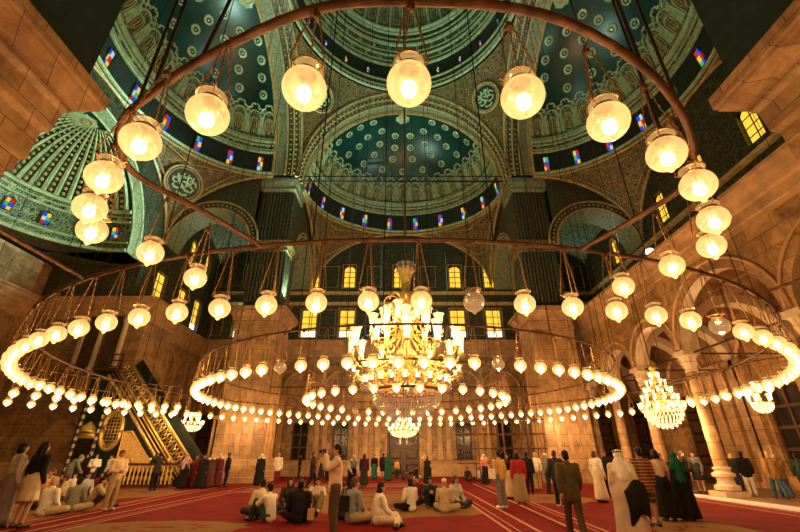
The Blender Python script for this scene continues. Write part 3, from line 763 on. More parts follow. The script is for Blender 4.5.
for y, lab in COLS:
    if c0 is None: c0 = thing('column', lab, 'column', (GX + .3, y, 0), 0, 'columns of the right gallery'); column_parts(c0); c0.scale = (.6, .6, 1)
    else:
        c = copy_tree(c0); c.location = (GX + .3, y, 0); c['label'] = lab
# floodlight bodies; all but the gallery one are added to go with the extra spots
def floodlight(p, t, i):
    lab = 'white floodlight shining from the gallery ledge on the right' if i == 0 else 'small added floodlight on a stone ledge, brightening the vaults'
    o = thing('floodlight', lab, 'floodlight', p, math.atan2(t[1] - p[1], t[0] - p[0]) - PI/2, None if i == 0 else 'added floodlights on ledges')
    mb = MB(); mb.box((-.18, -.14, -.4), (.18, .14, -.3)); mb.box((-.2, -.03, -.3), (-.16, .03, .05)); mb.box((.16, -.03, -.3), (.2, .03, .05)); mb.build('bracket', M['iron'], o)
    mb = MB(); mb.lathe([(.08, -.12), (.16, -.08), (.28, .12), (.28, .16)], n=16); m = mb.build('reflector', M['iron'], o)
    mb = MB(); mb.lathe([(.001, .13), (.26, .13)], n=16); g = mb.build('lens', emis('floodlight_lens', (0.8, 1.0, 0.95), 9.0), o)
    if i == 0: o.rotation_euler = (0, 0, 0)
    aim = (Vector((-2, 2, 6)) - Vector(p)).to_track_quat('Z', 'Y').to_euler()
    for q in (m, g): q.rotation_euler = aim if i == 0 else (-D(12), 0, 0)
for i, (p, t, e) in enumerate(FLOODS): floodlight((p[0] - (.35 if i == 0 else 0), p[1], p[2] - .32), t, i)
# ---------------------------------------------------------------- carpets
def carpet_mat(name, w, l, meds, red=(0.15, 0.003, 0.003), tan=(0.20, 0.10, 0.03)):
    """meds: ellipses (cx, cy, rx, ry) of the tan medallions, in the carpet's own metres"""
    m, nt, b, N, L = new_mat(name)
    tc = N.new('ShaderNodeTexCoord'); sp = N.new('ShaderNodeSeparateXYZ'); L.new(tc.outputs['Object'], sp.inputs[0])
    def math_(op, a, b_=None, c=None):
        n = N.new('ShaderNodeMath'); n.operation = op
        for i, q in enumerate((a, b_, c)):
            if q is None: continue
            if isinstance(q, (int, float)): n.inputs[i].default_value = q
            else: L.new(q, n.inputs[i])
        return n.outputs[0]
    X, Y = sp.outputs[0], sp.outputs[1]
    nz = N.new('ShaderNodeTexNoise'); nz.inputs['Scale'].default_value = 1.1; nz.inputs['Detail'].default_value = 5; L.new(tc.outputs['Object'], nz.inputs['Vector'])
    fz = N.new('ShaderNodeTexVoronoi'); fz.inputs['Scale'].default_value = 3.0; L.new(tc.outputs['Object'], fz.inputs['Vector'])
    tanmask = None
    for cx, cy, rx, ry in meds:
        dx = math_('DIVIDE', math_('SUBTRACT', X, cx), rx); dy = math_('DIVIDE', math_('SUBTRACT', Y, cy), ry)
        d = math_('SQRT', math_('ADD', math_('MULTIPLY', dx, dx), math_('MULTIPLY', dy, dy)))
        an = math_('ARCTAN2', dy, dx); lob = math_('MULTIPLY', math_('ABSOLUTE', math_('SINE', math_('MULTIPLY', an, 6.0))), 0.09)
        d = math_('ADD', d, math_('ADD', lob, math_('MULTIPLY', nz.outputs['Fac'], 0.22)))
        k = math_('LESS_THAN', d, 1.1)
        ringm = math_('COMPARE', d, 0.62, 0.035); k = math_('SUBTRACT', k, math_('MULTIPLY', ringm, 0.8)); core = math_('LESS_THAN', d, 0.34); k = math_('SUBTRACT', k, math_('MULTIPLY', core, 0.7))
        tanmask = k if tanmask is None else math_('MAXIMUM', tanmask, k)
    ax = math_('SUBTRACT', w / 2, math_('ABSOLUTE', X)); ay = math_('SUBTRACT', l / 2, math_('ABSOLUTE', Y)); e = math_('MINIMUM', ax, ay)
    l1 = math_('COMPARE', e, 0.16, 0.045); l2 = math_('COMPARE', e, 0.85, 0.04); l3 = math_('COMPARE', e, 0.62, 0.02)
    line = math_('MAXIMUM', math_('MAXIMUM', l1, l2), l3)
    bmask = math_('LESS_THAN', e, 0.85)
    inner = math_('MULTIPLY', bmask, math_('LESS_THAN', fz.outputs['Distance'], 0.22))
    rr = ramp(N, [(0.3, tuple(c * .75 for c in red)), (0.7, tuple(c * 1.25 for c in red))]); L.new(nz.outputs['Fac'], rr.inputs['Fac'])
    m1 = N.new('ShaderNodeMix'); m1.data_type = 'RGBA'; m1.inputs[7].default_value = tan + (1,)
    L.new(rr.outputs['Color'], m1.inputs[6])
    tm = math_('MULTIPLY', tanmask, math_('SUBTRACT', 1.0, bmask)) if tanmask is not None else math_('MULTIPLY', bmask, 0.0)
    L.new(tm, m1.inputs[0])
    m2 = N.new('ShaderNodeMix'); m2.data_type = 'RGBA'; m2.inputs[7].default_value = (0.20, 0.03, 0.02, 1); L.new(m1.outputs[2], m2.inputs[6]); L.new(inner, m2.inputs[0])
    m3 = N.new('ShaderNodeMix'); m3.data_type = 'RGBA'; m3.inputs[7].default_value = (0.45, 0.22, 0.13, 1); L.new(m2.outputs[2], m3.inputs[6]); L.new(line, m3.inputs[0])
    L.new(m3.outputs[2], b.inputs['Base Color']); b.inputs['Roughness'].default_value = 0.95
    b.inputs['Specular IOR Level'].default_value = 0.1
    return m
def carpet(x0, y0, x1, y1, width, label, meds, z=.0):
    """laid from (x0,y0) to (x1,y1), the middle line of its length"""
    d = Vector((x1 - x0, y1 - y0, 0)); l = d.length
    mb = MB(); mb.box((-width/2, -l/2, 0), (width/2, l/2, .018))
    o = mb.build('carpet', carpet_mat('carpet_weave', width, l, meds)); o.location = ((x0+x1)/2, (y0+y1)/2, z); o.rotation_euler = (0, 0, math.atan2(d.y, d.x) - PI/2)
    tag(o, label, 'carpet', None)
    mb = MB()
    for s in (-1, 1):
        for i in range(int(width / .12)): mb.box((-width/2 + i*.12, s*l/2 - (.08 if s < 0 else 0), .002), (-width/2 + i*.12 + .05, s*l/2 + (.08 if s > 0 else 0), .01))
    mb.build('fringe', M['white_stone'], o)
carpet(-2.0, 3.2, -2.0, 40.1, 28.5, 'plain red fitted carpet showing between the patterned ones', [], -.017)
carpet(-3.1, 4.0, -3.1, 23.2, 12.6, 'large red carpet with tan medallion under the seated groups in the middle', [(2.9, 3.4, 4.2, 3.4), (-3.3, -1.6, 2.4, 1.2), (1.5, 6.9, 5.0, 1.6), (-1, -5, 3, 2)])
carpet(-3.1, 23.5, -3.1, 29.8, 12.6, 'red carpet with tan bands across the hall before the far piers', [(2.0, 1.0, 7.0, 1.2), (-3, -1.8, 3.4, .7)])
carpet(7.9, 3.6, 8.6, 29.6, 8.6, 'long red carpet with pale border lines right of centre', [(-2.4, 3, 2.0, 2.2), (-1.0, -6, 1.4, 3.4)])
carpet(-13.3, 8.6, -14.4, 26.0, 7.6, 'red and tan carpet on the left beneath the large seated crowd', [(0.6, -2.4, 3.4, 3.0), (0.0, 4.6, 3.4, 3.2)])
carpet(-15.2, 26.4, -15.2, 29.9, 6.6, 'narrow red carpet in front of the minbar', [])
mb = MB(); mb.box((12.75, 2, 0), (13.7, 32, .03)); o = mb.build('marble_kerb', plain('pale_marble_strip', (0.78, 0.66, 0.66), 0.3)); tag(o, 'pale marble floor strip between the red carpets and the right columns', 'floor strip')
# ---------------------------------------------------------------- lamp rings
HB = 1.65 + 3.35
lamp_mesh = {}
def lamp_master(kind, drop, near):
    """an oil-lamp globe: glass, collar, lid, finial, three chains, bulb"""
    r = .172
    t = thing('globe_lamp', 'x', 'lamp', (0, 0, -50))
    mb = MB(); n = 24 if near else 14
    prof = [(.012, -r - .035), (.03, -r - .02), (.035, -r - .005)] + [(r * math.sin(a), -r * math.cos(a) * .96) for a in [PI * (.09 + .72 * i / 12) for i in range(13)]] + [(.085, .135), (.082, .165), (.10, .19), (.125, .205)]
    mb.lathe(prof, (0, 0, 0), n); g = mb.build('glass_globe', M['globe_off'] if kind == 'off' else M['globe'], t, True)
    mb = MB(); mb.lathe([(.087, .14), (.094, .15), (.094, .168), (.087, .175)], n=n); mb.tube([(.127 * math.cos(2*PI*i/16), .127 * math.sin(2*PI*i/16), .205) for i in range(16)], .008, 5, 0, True)
    for k in range(3):
        a = 2*PI*k/3 + .4; mb.tube([(.09*math.cos(a), .09*math.sin(a), .165), (.16*math.cos(a), .16*math.sin(a), .21), (.15*math.cos(a), .15*math.sin(a), .25)], .008, 4)
    c = mb.build('collar', M['brass'], t)
    kids = [g, c]
    for k in range(3):
        a = 2*PI*k/3 + .4; mb = MB(); m_ = 14 if near else 5
        mb.tube([((.15 + (.03 - .15)*i/m_) * math.cos(a) + (.012 if near and i % 2 else 0), (.15 + (.03 - .15)*i/m_) * math.sin(a), .24 + (drop - .27) * i / m_) for i in range(m_ + 1)], .009 if near else .011, 4)
        ch = mb.build('chain', M['brass'], t); kids.append(ch)
    mb = MB(); mb.tube([(0, 0, drop - .03), (0, 0, drop + .02), (.03, 0, drop + .05), (0, 0, drop + .08)], .014, 5); mb.ball((0, 0, drop - .04), .04, 8); kids.append(mb.build('hook', M['iron'], t))
    if kind != 'off':
        mb = MB(); mb.ball((0, 0, -.055), .062 if near else .085, 12, 0, (1, 1, 1.15)); mb.tube([(0, 0, .01), (0, 0, .17)], .012, 5, 1)
        kids.append(mb.build('bulb', [M['bulb'], M['brass']], t, True))
    reg(t, *kids); return t
def place_lamp(kind, x, y, z, label, group, rz, sc=1.0):
    key = kind
    if key not in lamp_mesh:
        lamp_mesh[key] = lamp_master('off' if 'off' in kind else 'on', 1.03 if 'near' not in kind else 1.1 if 'long' in kind else .95, 'near' in kind); o = lamp_mesh[key]
    else: o = copy_tree(lamp_mesh[key])
    o.location = (x, y, z); o.rotation_euler = (random.uniform(-.03, .03), random.uniform(-.03, .03), rz); o['label'] = label; o.scale = (sc,) * 3
    if group: o['group'] = group
    return o
ORD = ['first', 'second', 'third', 'fourth', 'fifth', 'sixth', 'seventh', 'eighth', 'ninth', 'tenth', 'eleventh', 'twelfth', 'thirteenth', 'fourteenth', 'fifteenth', 'sixteenth', 'seventeenth', 'eighteenth', 'nineteenth', 'twentieth']
def light_in(x, y, z, k=1.0): point((x, y, z - .32), GLOBE_W * k, WARM, .12, 'lamp_light')
def iron_ring(name, pts, r, label, closed, hangers, flat=True):
    t = thing(name, label, 'lamp ring', (0, 0, 0))
    mb = MB(); mb.tube(pts, r, 8, 0, closed); mb.build('rail', M['iron'], t, True)
    return t
def cables(t, pts, ztop, r=.014, lean=0.0):
    for i, p in enumerate(pts):
        q = (p[0] * (1 - lean), (p[1] - 20) * (1 - lean) + 20, ztop)
        mb = MB(); mb.tube([p, q], r, 4); mb.build('suspension_cable', M['cable'], t)
def circ(r, n, a0=0, z=HB): return [(r * math.sin(a0 + 2*PI*i/n), 20 - r * math.cos(a0 + 2*PI*i/n), z) for i in range(n)]
def inside(x, y): return not (abs(abs(x) - 11.45) < 2.3 and (abs(y - 31.65) < 2.3 or abs(y - 8.35) < 2.3))
# big ring
R2 = 14.0; CX2 = -.22
t = iron_ring('lamp_ring', [(p[0] + CX2, p[1], p[2]) for p in circ(R2, 128)], .042, 'largest iron lamp ring, sweeping across the hall from edge to edge', True, 0)
cables(t, [p for p in [(q[0] + CX2, q[1], q[2]) for q in circ(R2, 28, .11)] if inside(p[0], p[1])], 24.5)
N2 = 104
for i in range(N2):
    a = 2 * PI * (i + .31) / N2; x, y = CX2 + R2 * math.sin(a), 20 - R2 * math.cos(a)
    aa = (a + PI) % (2 * PI) - PI; near = abs(aa) < 1.15
    off = i in (1, 7)
    if near:
        j = int(round(abs(aa) / (2 * PI / N2) - .5)); side = 'right' if aa > 0 else 'left'
        lab = '%s globe lamp on the front of the largest ring, %s %s of its middle' % ('unlit' if off else 'lit', ORD[min(j, 19)], side)
        grp = 'globe lamps on the front of the largest ring'
    else:
        sec = 'far left' if aa < -2.2 else 'left' if aa < 0 else 'right' if aa < 2.2 else 'far right'
        lab = 'small lit globe lamp in the row on the %s part of the largest ring' % sec; grp = 'globe lamps on the %s part of the largest ring' % sec
    sc = 1.0
    place_lamp(('long_near_off' if off else 'long_near_on') if near else 'far_on', x, y, 3.88 if near else 3.95, lab, grp, random.random() * 6, 1.0)
    if i % 5 == 2 and inside(x, y): light_in(x, y, 4.0, 1.3)
# middle ring
R3 = 9.15
t = iron_ring('lamp_ring', circ(R3, 96, 0, 5.0), .035, 'middle iron lamp ring round the great chandelier', True, 0)
cables(t, circ(R3, 22, .2, 5.0), 35)
N3 = 82
for i in range(N3):
    a = 2*PI*(i + .5)/N3; x, y = R3 * math.sin(a), 20 - R3 * math.cos(a); aa = (a + PI) % (2*PI) - PI; near = abs(aa) < 1.3
    off = i in (3, 76)
    if near:
        j = int(round(abs(aa) / (2*PI/N3) - .5)); side = 'right' if aa > 0 else 'left'
        lab = '%s globe lamp on the front of the middle ring, %s %s of its middle' % ('unlit' if off else 'lit', ORD[min(j, 19)], side); grp = 'globe lamps on the front of the middle ring'
    else:
        sec = 'left' if aa < 0 else 'right'; lab = 'tiny lit globe lamp at the back %s of the middle ring' % sec; grp = 'globe lamps at the back %s of the middle ring' % sec
    place_lamp('far_off' if off else 'far_on', x, y, 3.95, lab, grp, random.random() * 6)
    if i % 6 == 3: light_in(x, y, 3.95)
R4 = 4.7
t = iron_ring('lamp_ring', circ(R4, 64, 0, 5.0), .03, 'smallest iron lamp ring under the great chandelier', True, 0)
cables(t, circ(R4, 10, .2, 5.0), 36)
for i in range(34):
    a = 2*PI*(i + .5)/34; aa = (a + PI) % (2*PI) - PI; side = 'left' if aa < 0 else 'right'; nr = 'front' if abs(aa) < PI/2 else 'back'
    place_lamp('far_off' if i in (7, 20) else 'far_on', R4 * math.sin(a), 20 - R4 * math.cos(a), 3.95, '%s globe lamp on the %s %s of the smallest ring' % ('unlit' if i in (7, 20) else 'lit', nr, side), 'globe lamps on the %s %s of the smallest ring' % (nr, side), random.random() * 6)
# front lobe: the near arc that swings over the viewer and joins the big ring
c1, r1 = 6.62, 4.5
arcp = []
for i in range(41):
    a = D(-112 + 224 * i / 40); arcp.append((-0.03 + r1 * .93 * math.sin(a), c1 - r1 * math.cos(a), HB))
lobe = []
left_end = (-2.7, 6.66, HB); right_end = (2.85, 6.7, HB)
CT = [(-2.75, 6.23), (-3.3, 5.1), (-3.76, 4.31), (-3.70, 3.78), (-3.36, 3.3), (-2.85, 2.95), (-2.17, 2.56), (-1.13, 2.12), (-.3, 2.02), (.91, 2.13), (2.0, 2.62), (2.85, 3.3), (3.4, 4.0), (3.6, 4.54), (3.35, 5.4), (2.95, 6.35)]
for i in range(len(CT) - 1):
    p0, p1, p2, p3 = [Vector(CT[max(0, min(len(CT) - 1, i + q))]) for q in (-1, 0, 1, 2)]
    for s_ in range(5):
        q = s_ / 5; w_ = .5 * ((2*p1) + (p2 - p0)*q + (2*p0 - 5*p1 + 4*p2 - p3)*q*q + (3*p1 - p0 - 3*p2 + p3)*q*q*q); lobe.append((w_.x, w_.y, HB))
lobe.append(CT[-1] + (HB,))
t = iron_ring('lamp_ring', lobe, .042, 'near iron lamp arc curving overhead across the top of the view', False, 0)
for p, q in (((-6.9, 7.65, HB), (-6.9, 4.6, HB)), ((8.0, 8.33, HB), (8.5, 5.6, HB))):
    mb = MB(); mb.tube([p, q], .035, 6); mb.build('strut', M['iron'], t)
for p, q in (((-2.17, 2.56, HB), (-3.3, 6.4, 24)), ((2.0, 2.62, HB), (2.0, 2.62, 24)), ((-3.7, 3.78, HB), (-3.7, 3.78, 24)), ((3.6, 4.54, HB), (3.6, 4.54, 24)), ((2.85, 3.3, HB), (2.85, 3.3, 24)), ((-2.85, 2.95, HB), (-2.85, 2.95, 24))):
    mb = MB(); mb.tube([p, q], .02, 5); mb.build('suspension_cable', M['cable'], t)
Hh = 2.37
near_l = [(-1.53, 1.72), (-1.40, 1.52), (-1.19, 1.30), (-.926, 1.10), (-.632, .975), (-.292, .871), (.027, .8535), (.383, .902), (.699, 1.006), (.989, 1.164), (1.235, 1.354), (1.486, 1.62), (1.661, 1.882), (1.596, 2.13), (1.527, 2.478), (-1.377, 1.963), (-1.29, 2.31)]
def snap(x, y):
    best = min(((Vector(lobe[i][:2]).lerp(Vector(lobe[i+1][:2]), s / 4)) for i in range(len(lobe) - 1) for s in range(5)), key=lambda p: (p - Vector((x, y))).length); return best
for i, (x, y) in enumerate(near_l):
    wx, wy = x * Hh - .3, y * Hh
    if i in (13, 14): wx, wy = [(3.5, 5.05), (3.2, 5.8)][i - 13]
    lab = 'large lit glass globe lamp on the near overhead arc, %s from its left end' % ORD[i] if i < 13 else ['large lit globe lamp just inside the right end of the near arc', 'lit globe lamp where the near arc meets the largest ring on the right', 'large lit globe lamp just inside the left end of the near arc', 'lit globe lamp where the near arc meets the largest ring on the left'][i - 13]
    place_lamp('near_on', wx, wy, 1.65 + Hh + .03, lab, 'large globe lamps on the near arc', random.random() * 6, .93)
    if i % 3 == 0: light_in(wx, wy, 1.65 + Hh, .4)
# outer side rails with lamps, left and right
def side_rail(pts, n, lab, grp, offs=()):
    t = iron_ring('lamp_rail', [(p[0], p[1], 5.0) for p in pts], .03, lab, False, 0)
    cables(t, [(p[0], p[1], 5.0) for p in pts[::2]], 22)
    for i in range(n):
        s = i / (n - 1) * (len(pts) - 1); j = min(int(s), len(pts) - 2); f = s - j
        x = pts[j][0] + (pts[j+1][0] - pts[j][0]) * f; y = pts[j][1] + (pts[j+1][1] - pts[j][1]) * f
        place_lamp('far_off' if i in offs else 'far_on', x, y, 3.97, '%s globe lamp hanging on the outer %s rail' % ('unlit' if i in offs else 'lit', grp), 'globe lamps on the outer %s rail' % grp, random.random() * 6)
        if i % 6 == 3: light_in(x, y, 3.93, .4)
side_rail([(-16.6, 14.5), (-16.2, 16.7), (-15.4, 18.6), (-14.4, 20.0), (-13.2, 21.2), (-12.0, 22.2)], 14, 'outer iron lamp rail on the left before the minbar', 'left')
side_rail([(-19.0, 20.0), (-18.0, 22.2), (-17.0, 24.2), (-15.6, 25.8), (-13.6, 26.5)], 11, 'farther iron lamp rail on the left close to the minbar', 'farther left')
side_rail([(15.2, 13.0), (13.6, 15.6), (13.4, 17.6), (13.2, 19.5), (12.9, 21.6)], 9, 'outer iron lamp rail on the right before the columns', 'right', (5,))
# ---------------------------------------------------------------- great chandelier
def shade_mb(mb, c, h, r, mi=0):
    mb.lathe([(r*.45, 0), (r*.62, h*.08), (r*.5, h*.2), (r*.62, h*.55), (r*.8, h*.85), (r*1.1, h)], c, 10, mi)
def crystal_bowl(mb, R, z0, depth, rows, mi=0):
    for k in range(rows):
        q = k / rows; rr = R * math.cos(q * PI / 2) + .02; z = z0 - depth * math.sin(q * PI / 2); n = max(6, int(2*PI*rr/.17))
        for i in range(n): 
            a = 2*PI*(i + .5*(k % 2))/n; mb.lathe([(.004, -.11), (.04, -.02), (.03, .04), (.004, .09)], (rr*math.cos(a), rr*math.sin(a), z), 5, mi)
def great_chandelier():
    t = thing('chandelier', 'great gilt and crystal chandelier with tall glass shades hanging at the centre', 'chandelier', (0, 20, 0))
    mb = MB(); mb.lathe([(.07, 4.6), (.3, 4.7), (.5, 5.0), (.34, 5.3), (.2, 5.6), (.34, 6.0), (.5, 6.3), (.25, 6.6), (.15, 7.3), (.4, 7.7), (.55, 7.9), (.25, 8.2), (.16, 8.8), (.3, 9.1), (.42, 9.4), (.2, 9.7), (.26, 10.3), (.42, 10.8), (.5, 11.15), (.3, 11.0)], n=16, flute=.08, nf=8)
    mb.build('stem', M['gilt'], t, True)
    mb = MB()
    for i in range(10):
        a = 2*PI*i/10; mb.lathe([(.02, 0), (.1, .1), (.06, .35), (.12, .55)], (.42*math.cos(a), .42*math.sin(a), 10.7), 6)
    mb.build('crown', M['crystal'], t, True)
    mb = MB(); mb.tube([(0, 0, 11), (0, 0, 50.5)], .07, 6); mb.build('suspension_chain', M['iron'], t)
    def tier(n, R, zlow, zcup, hs, rs, a0=0.0, start=(.2, 6.3)):
        for i in range(n):
            a = a0 + 2*PI*i/n; ca, sa = math.cos(a), math.sin(a)
            mb = MB(); pts = []
            for j in range(13):
                q = j / 12; r = start[0] + (R - start[0]) * q; z = start[1] + (zlow - start[1]) * math.sin(q * PI * .62) / math.sin(PI * .62 if q > .8 else PI * .5) if q < .8 else None
                if z is None: z = zlow + (zcup - zlow) * ((q - .8) / .2) ** 1.5 
                pts.append((r*ca, r*sa, z))
            mb.tube(pts, .05, 6); mb.lathe([(.03, -.12), (.14, -.05), (.17, .02)], (R*ca, R*sa, zcup), 8)
            for j in (4, 8): mb.tube([(pts[j][0] + .18*ca*math.cos(s) , pts[j][1] + .18*sa*math.cos(s), pts[j][2] + .2 + .18*math.sin(s)) for s in [k*PI/5 for k in range(9)]], .022, 4)
            arm = mb.build('arm', M['gilt'], t, True)
            mb = MB(); shade_mb(mb, (R*ca, R*sa, zcup + .03), hs, rs); s_ = mb.build('glass_shade', M['shade'], arm, True)
            mb = MB(); mb.ball((R*ca, R*sa, zcup + hs*.45), rs*.42, 8, 0, (1, 1, 2.0)); mb.build('bulb', M['bulb_s'], arm, True)
            mb = MB()
            for k in range(5):
                b = 2*PI*k/5; mb.tube([(R*ca, R*sa, zcup - .1), (R*ca + .16*math.cos(b), R*sa + .16*math.sin(b), zcup - .1)], .006, 3); mb.lathe([(.003, -.14), (.035, -.03), (.003, .05)], (R*ca + .16*math.cos(b), R*sa + .16*math.sin(b), zcup - .12), 5)
            mb.build('crystal_drop', M['crystal'], arm)
    tier(12, 2.75, 5.6, 6.3, .95, .27)
    tier(10, 1.75, 6.6, 7.2, .95, .27, .3, (.2, 7.5))
    tier(6, .95, 7.4, 7.9, .85, .24, .1, (.15, 8.3))
    tier(22, 2.05, 4.6, 4.75, .32, .17, .1, (.3, 4.9))
    tier(12, 2.6, 5.0, 5.25, .3, .16, .25, (.3, 5.6))
    mb = MB()
    for i in range(8):                            # scrolls near the top
        a = 2*PI*i/8; ca, sa = math.cos(a), math.sin(a)
        mb.tube([((.75 + .42*math.cos(s))*ca, (.75 + .42*math.cos(s))*sa, 8.9 + .5*math.sin(s)) for s in [2*PI*k/14 for k in range(13)]], .045, 5)
        mb.tube([((1.1 + .25*math.cos(s))*ca, (1.1 + .25*math.cos(s))*sa, 8.4 + .25*math.sin(s)) for s in [2*PI*k/12 for k in range(11)]], .035, 5)
    mb.build('scroll', M['gilt'], t, True)
    mb = MB(); mb.tube([(1.75*math.cos(2*PI*i/40), 1.75*math.sin(2*PI*i/40), 4.45) for i in range(40)], .07, 6, 0, True)
    mb.tube([(.8*math.cos(2*PI*i/30), .8*math.sin(2*PI*i/30), 5.9) for i in range(30)], .05, 6, 0, True)
    for i in range(8): mb.tube([(1.75*math.cos(PI*i/4), 1.75*math.sin(PI*i/4), 4.45), (.3*math.cos(PI*i/4), .3*math.sin(PI*i/4), 4.9)], .03, 5)
    mb.build('hoop', M['iron'], t, True)
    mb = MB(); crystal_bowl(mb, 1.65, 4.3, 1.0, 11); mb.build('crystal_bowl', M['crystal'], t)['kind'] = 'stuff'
    mb = MB()
    for i in range(90):
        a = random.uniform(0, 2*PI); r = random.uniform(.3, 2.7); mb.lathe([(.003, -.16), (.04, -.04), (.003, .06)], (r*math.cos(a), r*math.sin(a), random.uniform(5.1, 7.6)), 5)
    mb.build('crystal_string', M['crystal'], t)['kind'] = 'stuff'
    point((0, 20, 4.9), 1300, WARM, .5, 'chandelier_light')
    for i in range(5): a = 2*PI*i/5 + .3; point((2.2*math.cos(a), 20 + 2.2*math.sin(a), 7.0), 600, WARM, .3, 'chandelier_light')
great_chandelier()
def small_chandelier(x, y, z0, z1, R, rows, label, power):
    """tiers of little shades widening downward, crystal bowl beneath"""
    t = thing('chandelier', label, 'chandelier', (x, y, 0)); H = z1 - z0; zb = z0 + H * .28
    mb = MB(); mb.lathe([(.03, zb), (.14*R, zb + .1*H), (.05*R, zb + .25*H), (.13*R, zb + .4*H), (.05*R, zb + .55*H), (.16*R, z1 - .08*H), (.2*R, z1), (.05*R, z1 - .02*H)], n=12); mb.build('stem', M['gilt'], t, True)
    mb = MB(); mb.tube([(0, 0, z1 - .1), (0, 0, 11.4 if x > 13.9 else 34.4 if x == 0 else 23)], .03, 5); mb.build('suspension_chain', M['iron'], t)
    for k in range(rows):
        q = k / max(1, rows - 1); rr = R * (1 - .78 * q); zz = zb + H * .5 * q; n = max(4, int(2*PI*rr/.42))
        arm = MB(); cs = []
        arm.tube([(rr*math.cos(2*PI*i/24), rr*math.sin(2*PI*i/24), zz - .08) for i in range(24)], .025, 5, 0, True)
        for i in range(n):
            a = 2*PI*(i + .5*(k % 2))/n; c = (rr*math.cos(a), rr*math.sin(a), zz)
            arm.tube([(0, 0, zz), (.5*c[0], .5*c[1], zz - .15), c], .02, 4); cs.append(c)
        a_ = arm.build('tier', M['gilt'], t, True)
        for c in cs:
            sh = MB(); shade_mb(sh, c, .26, .1); sh.build('glass_shade', M['shade'], a_, True)
            bu = MB(); bu.ball((c[0], c[1], zz + .12), .055, 6, 0, (1, 1, 1.6)); bu.build('bulb', M['bulb_s'], a_, True)
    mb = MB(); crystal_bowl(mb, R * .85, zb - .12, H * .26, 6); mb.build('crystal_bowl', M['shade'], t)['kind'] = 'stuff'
    point((x, y, zb - H * .35), power, WARM, .3, 'chandelier_light')
small_chandelier(13.0, 21.4, 3.0, 6.0, 1.0, 5, 'crystal chandelier of stacked shades hanging before the right columns', 420)
small_chandelier(0, 36.6, 3.2, 4.7, 1.25, 4, 'wide lit crystal chandelier in front of the central far door', 420)
small_chandelier(-15.4, 31.0, 3.4, 4.5, .8, 3, 'small lit chandelier beside the left far pier near the minbar', 150)
small_chandelier(14.0, 16.6, 3.35, 4.3, .36, 2, 'small cluster chandelier at far right under the lamp ring', 220)
point((17.8, 20, 5.5), 160, WARM, .3, 'gallery_light'); point((17.8, 28, 5.5), 160, WARM, .3, 'gallery_light')
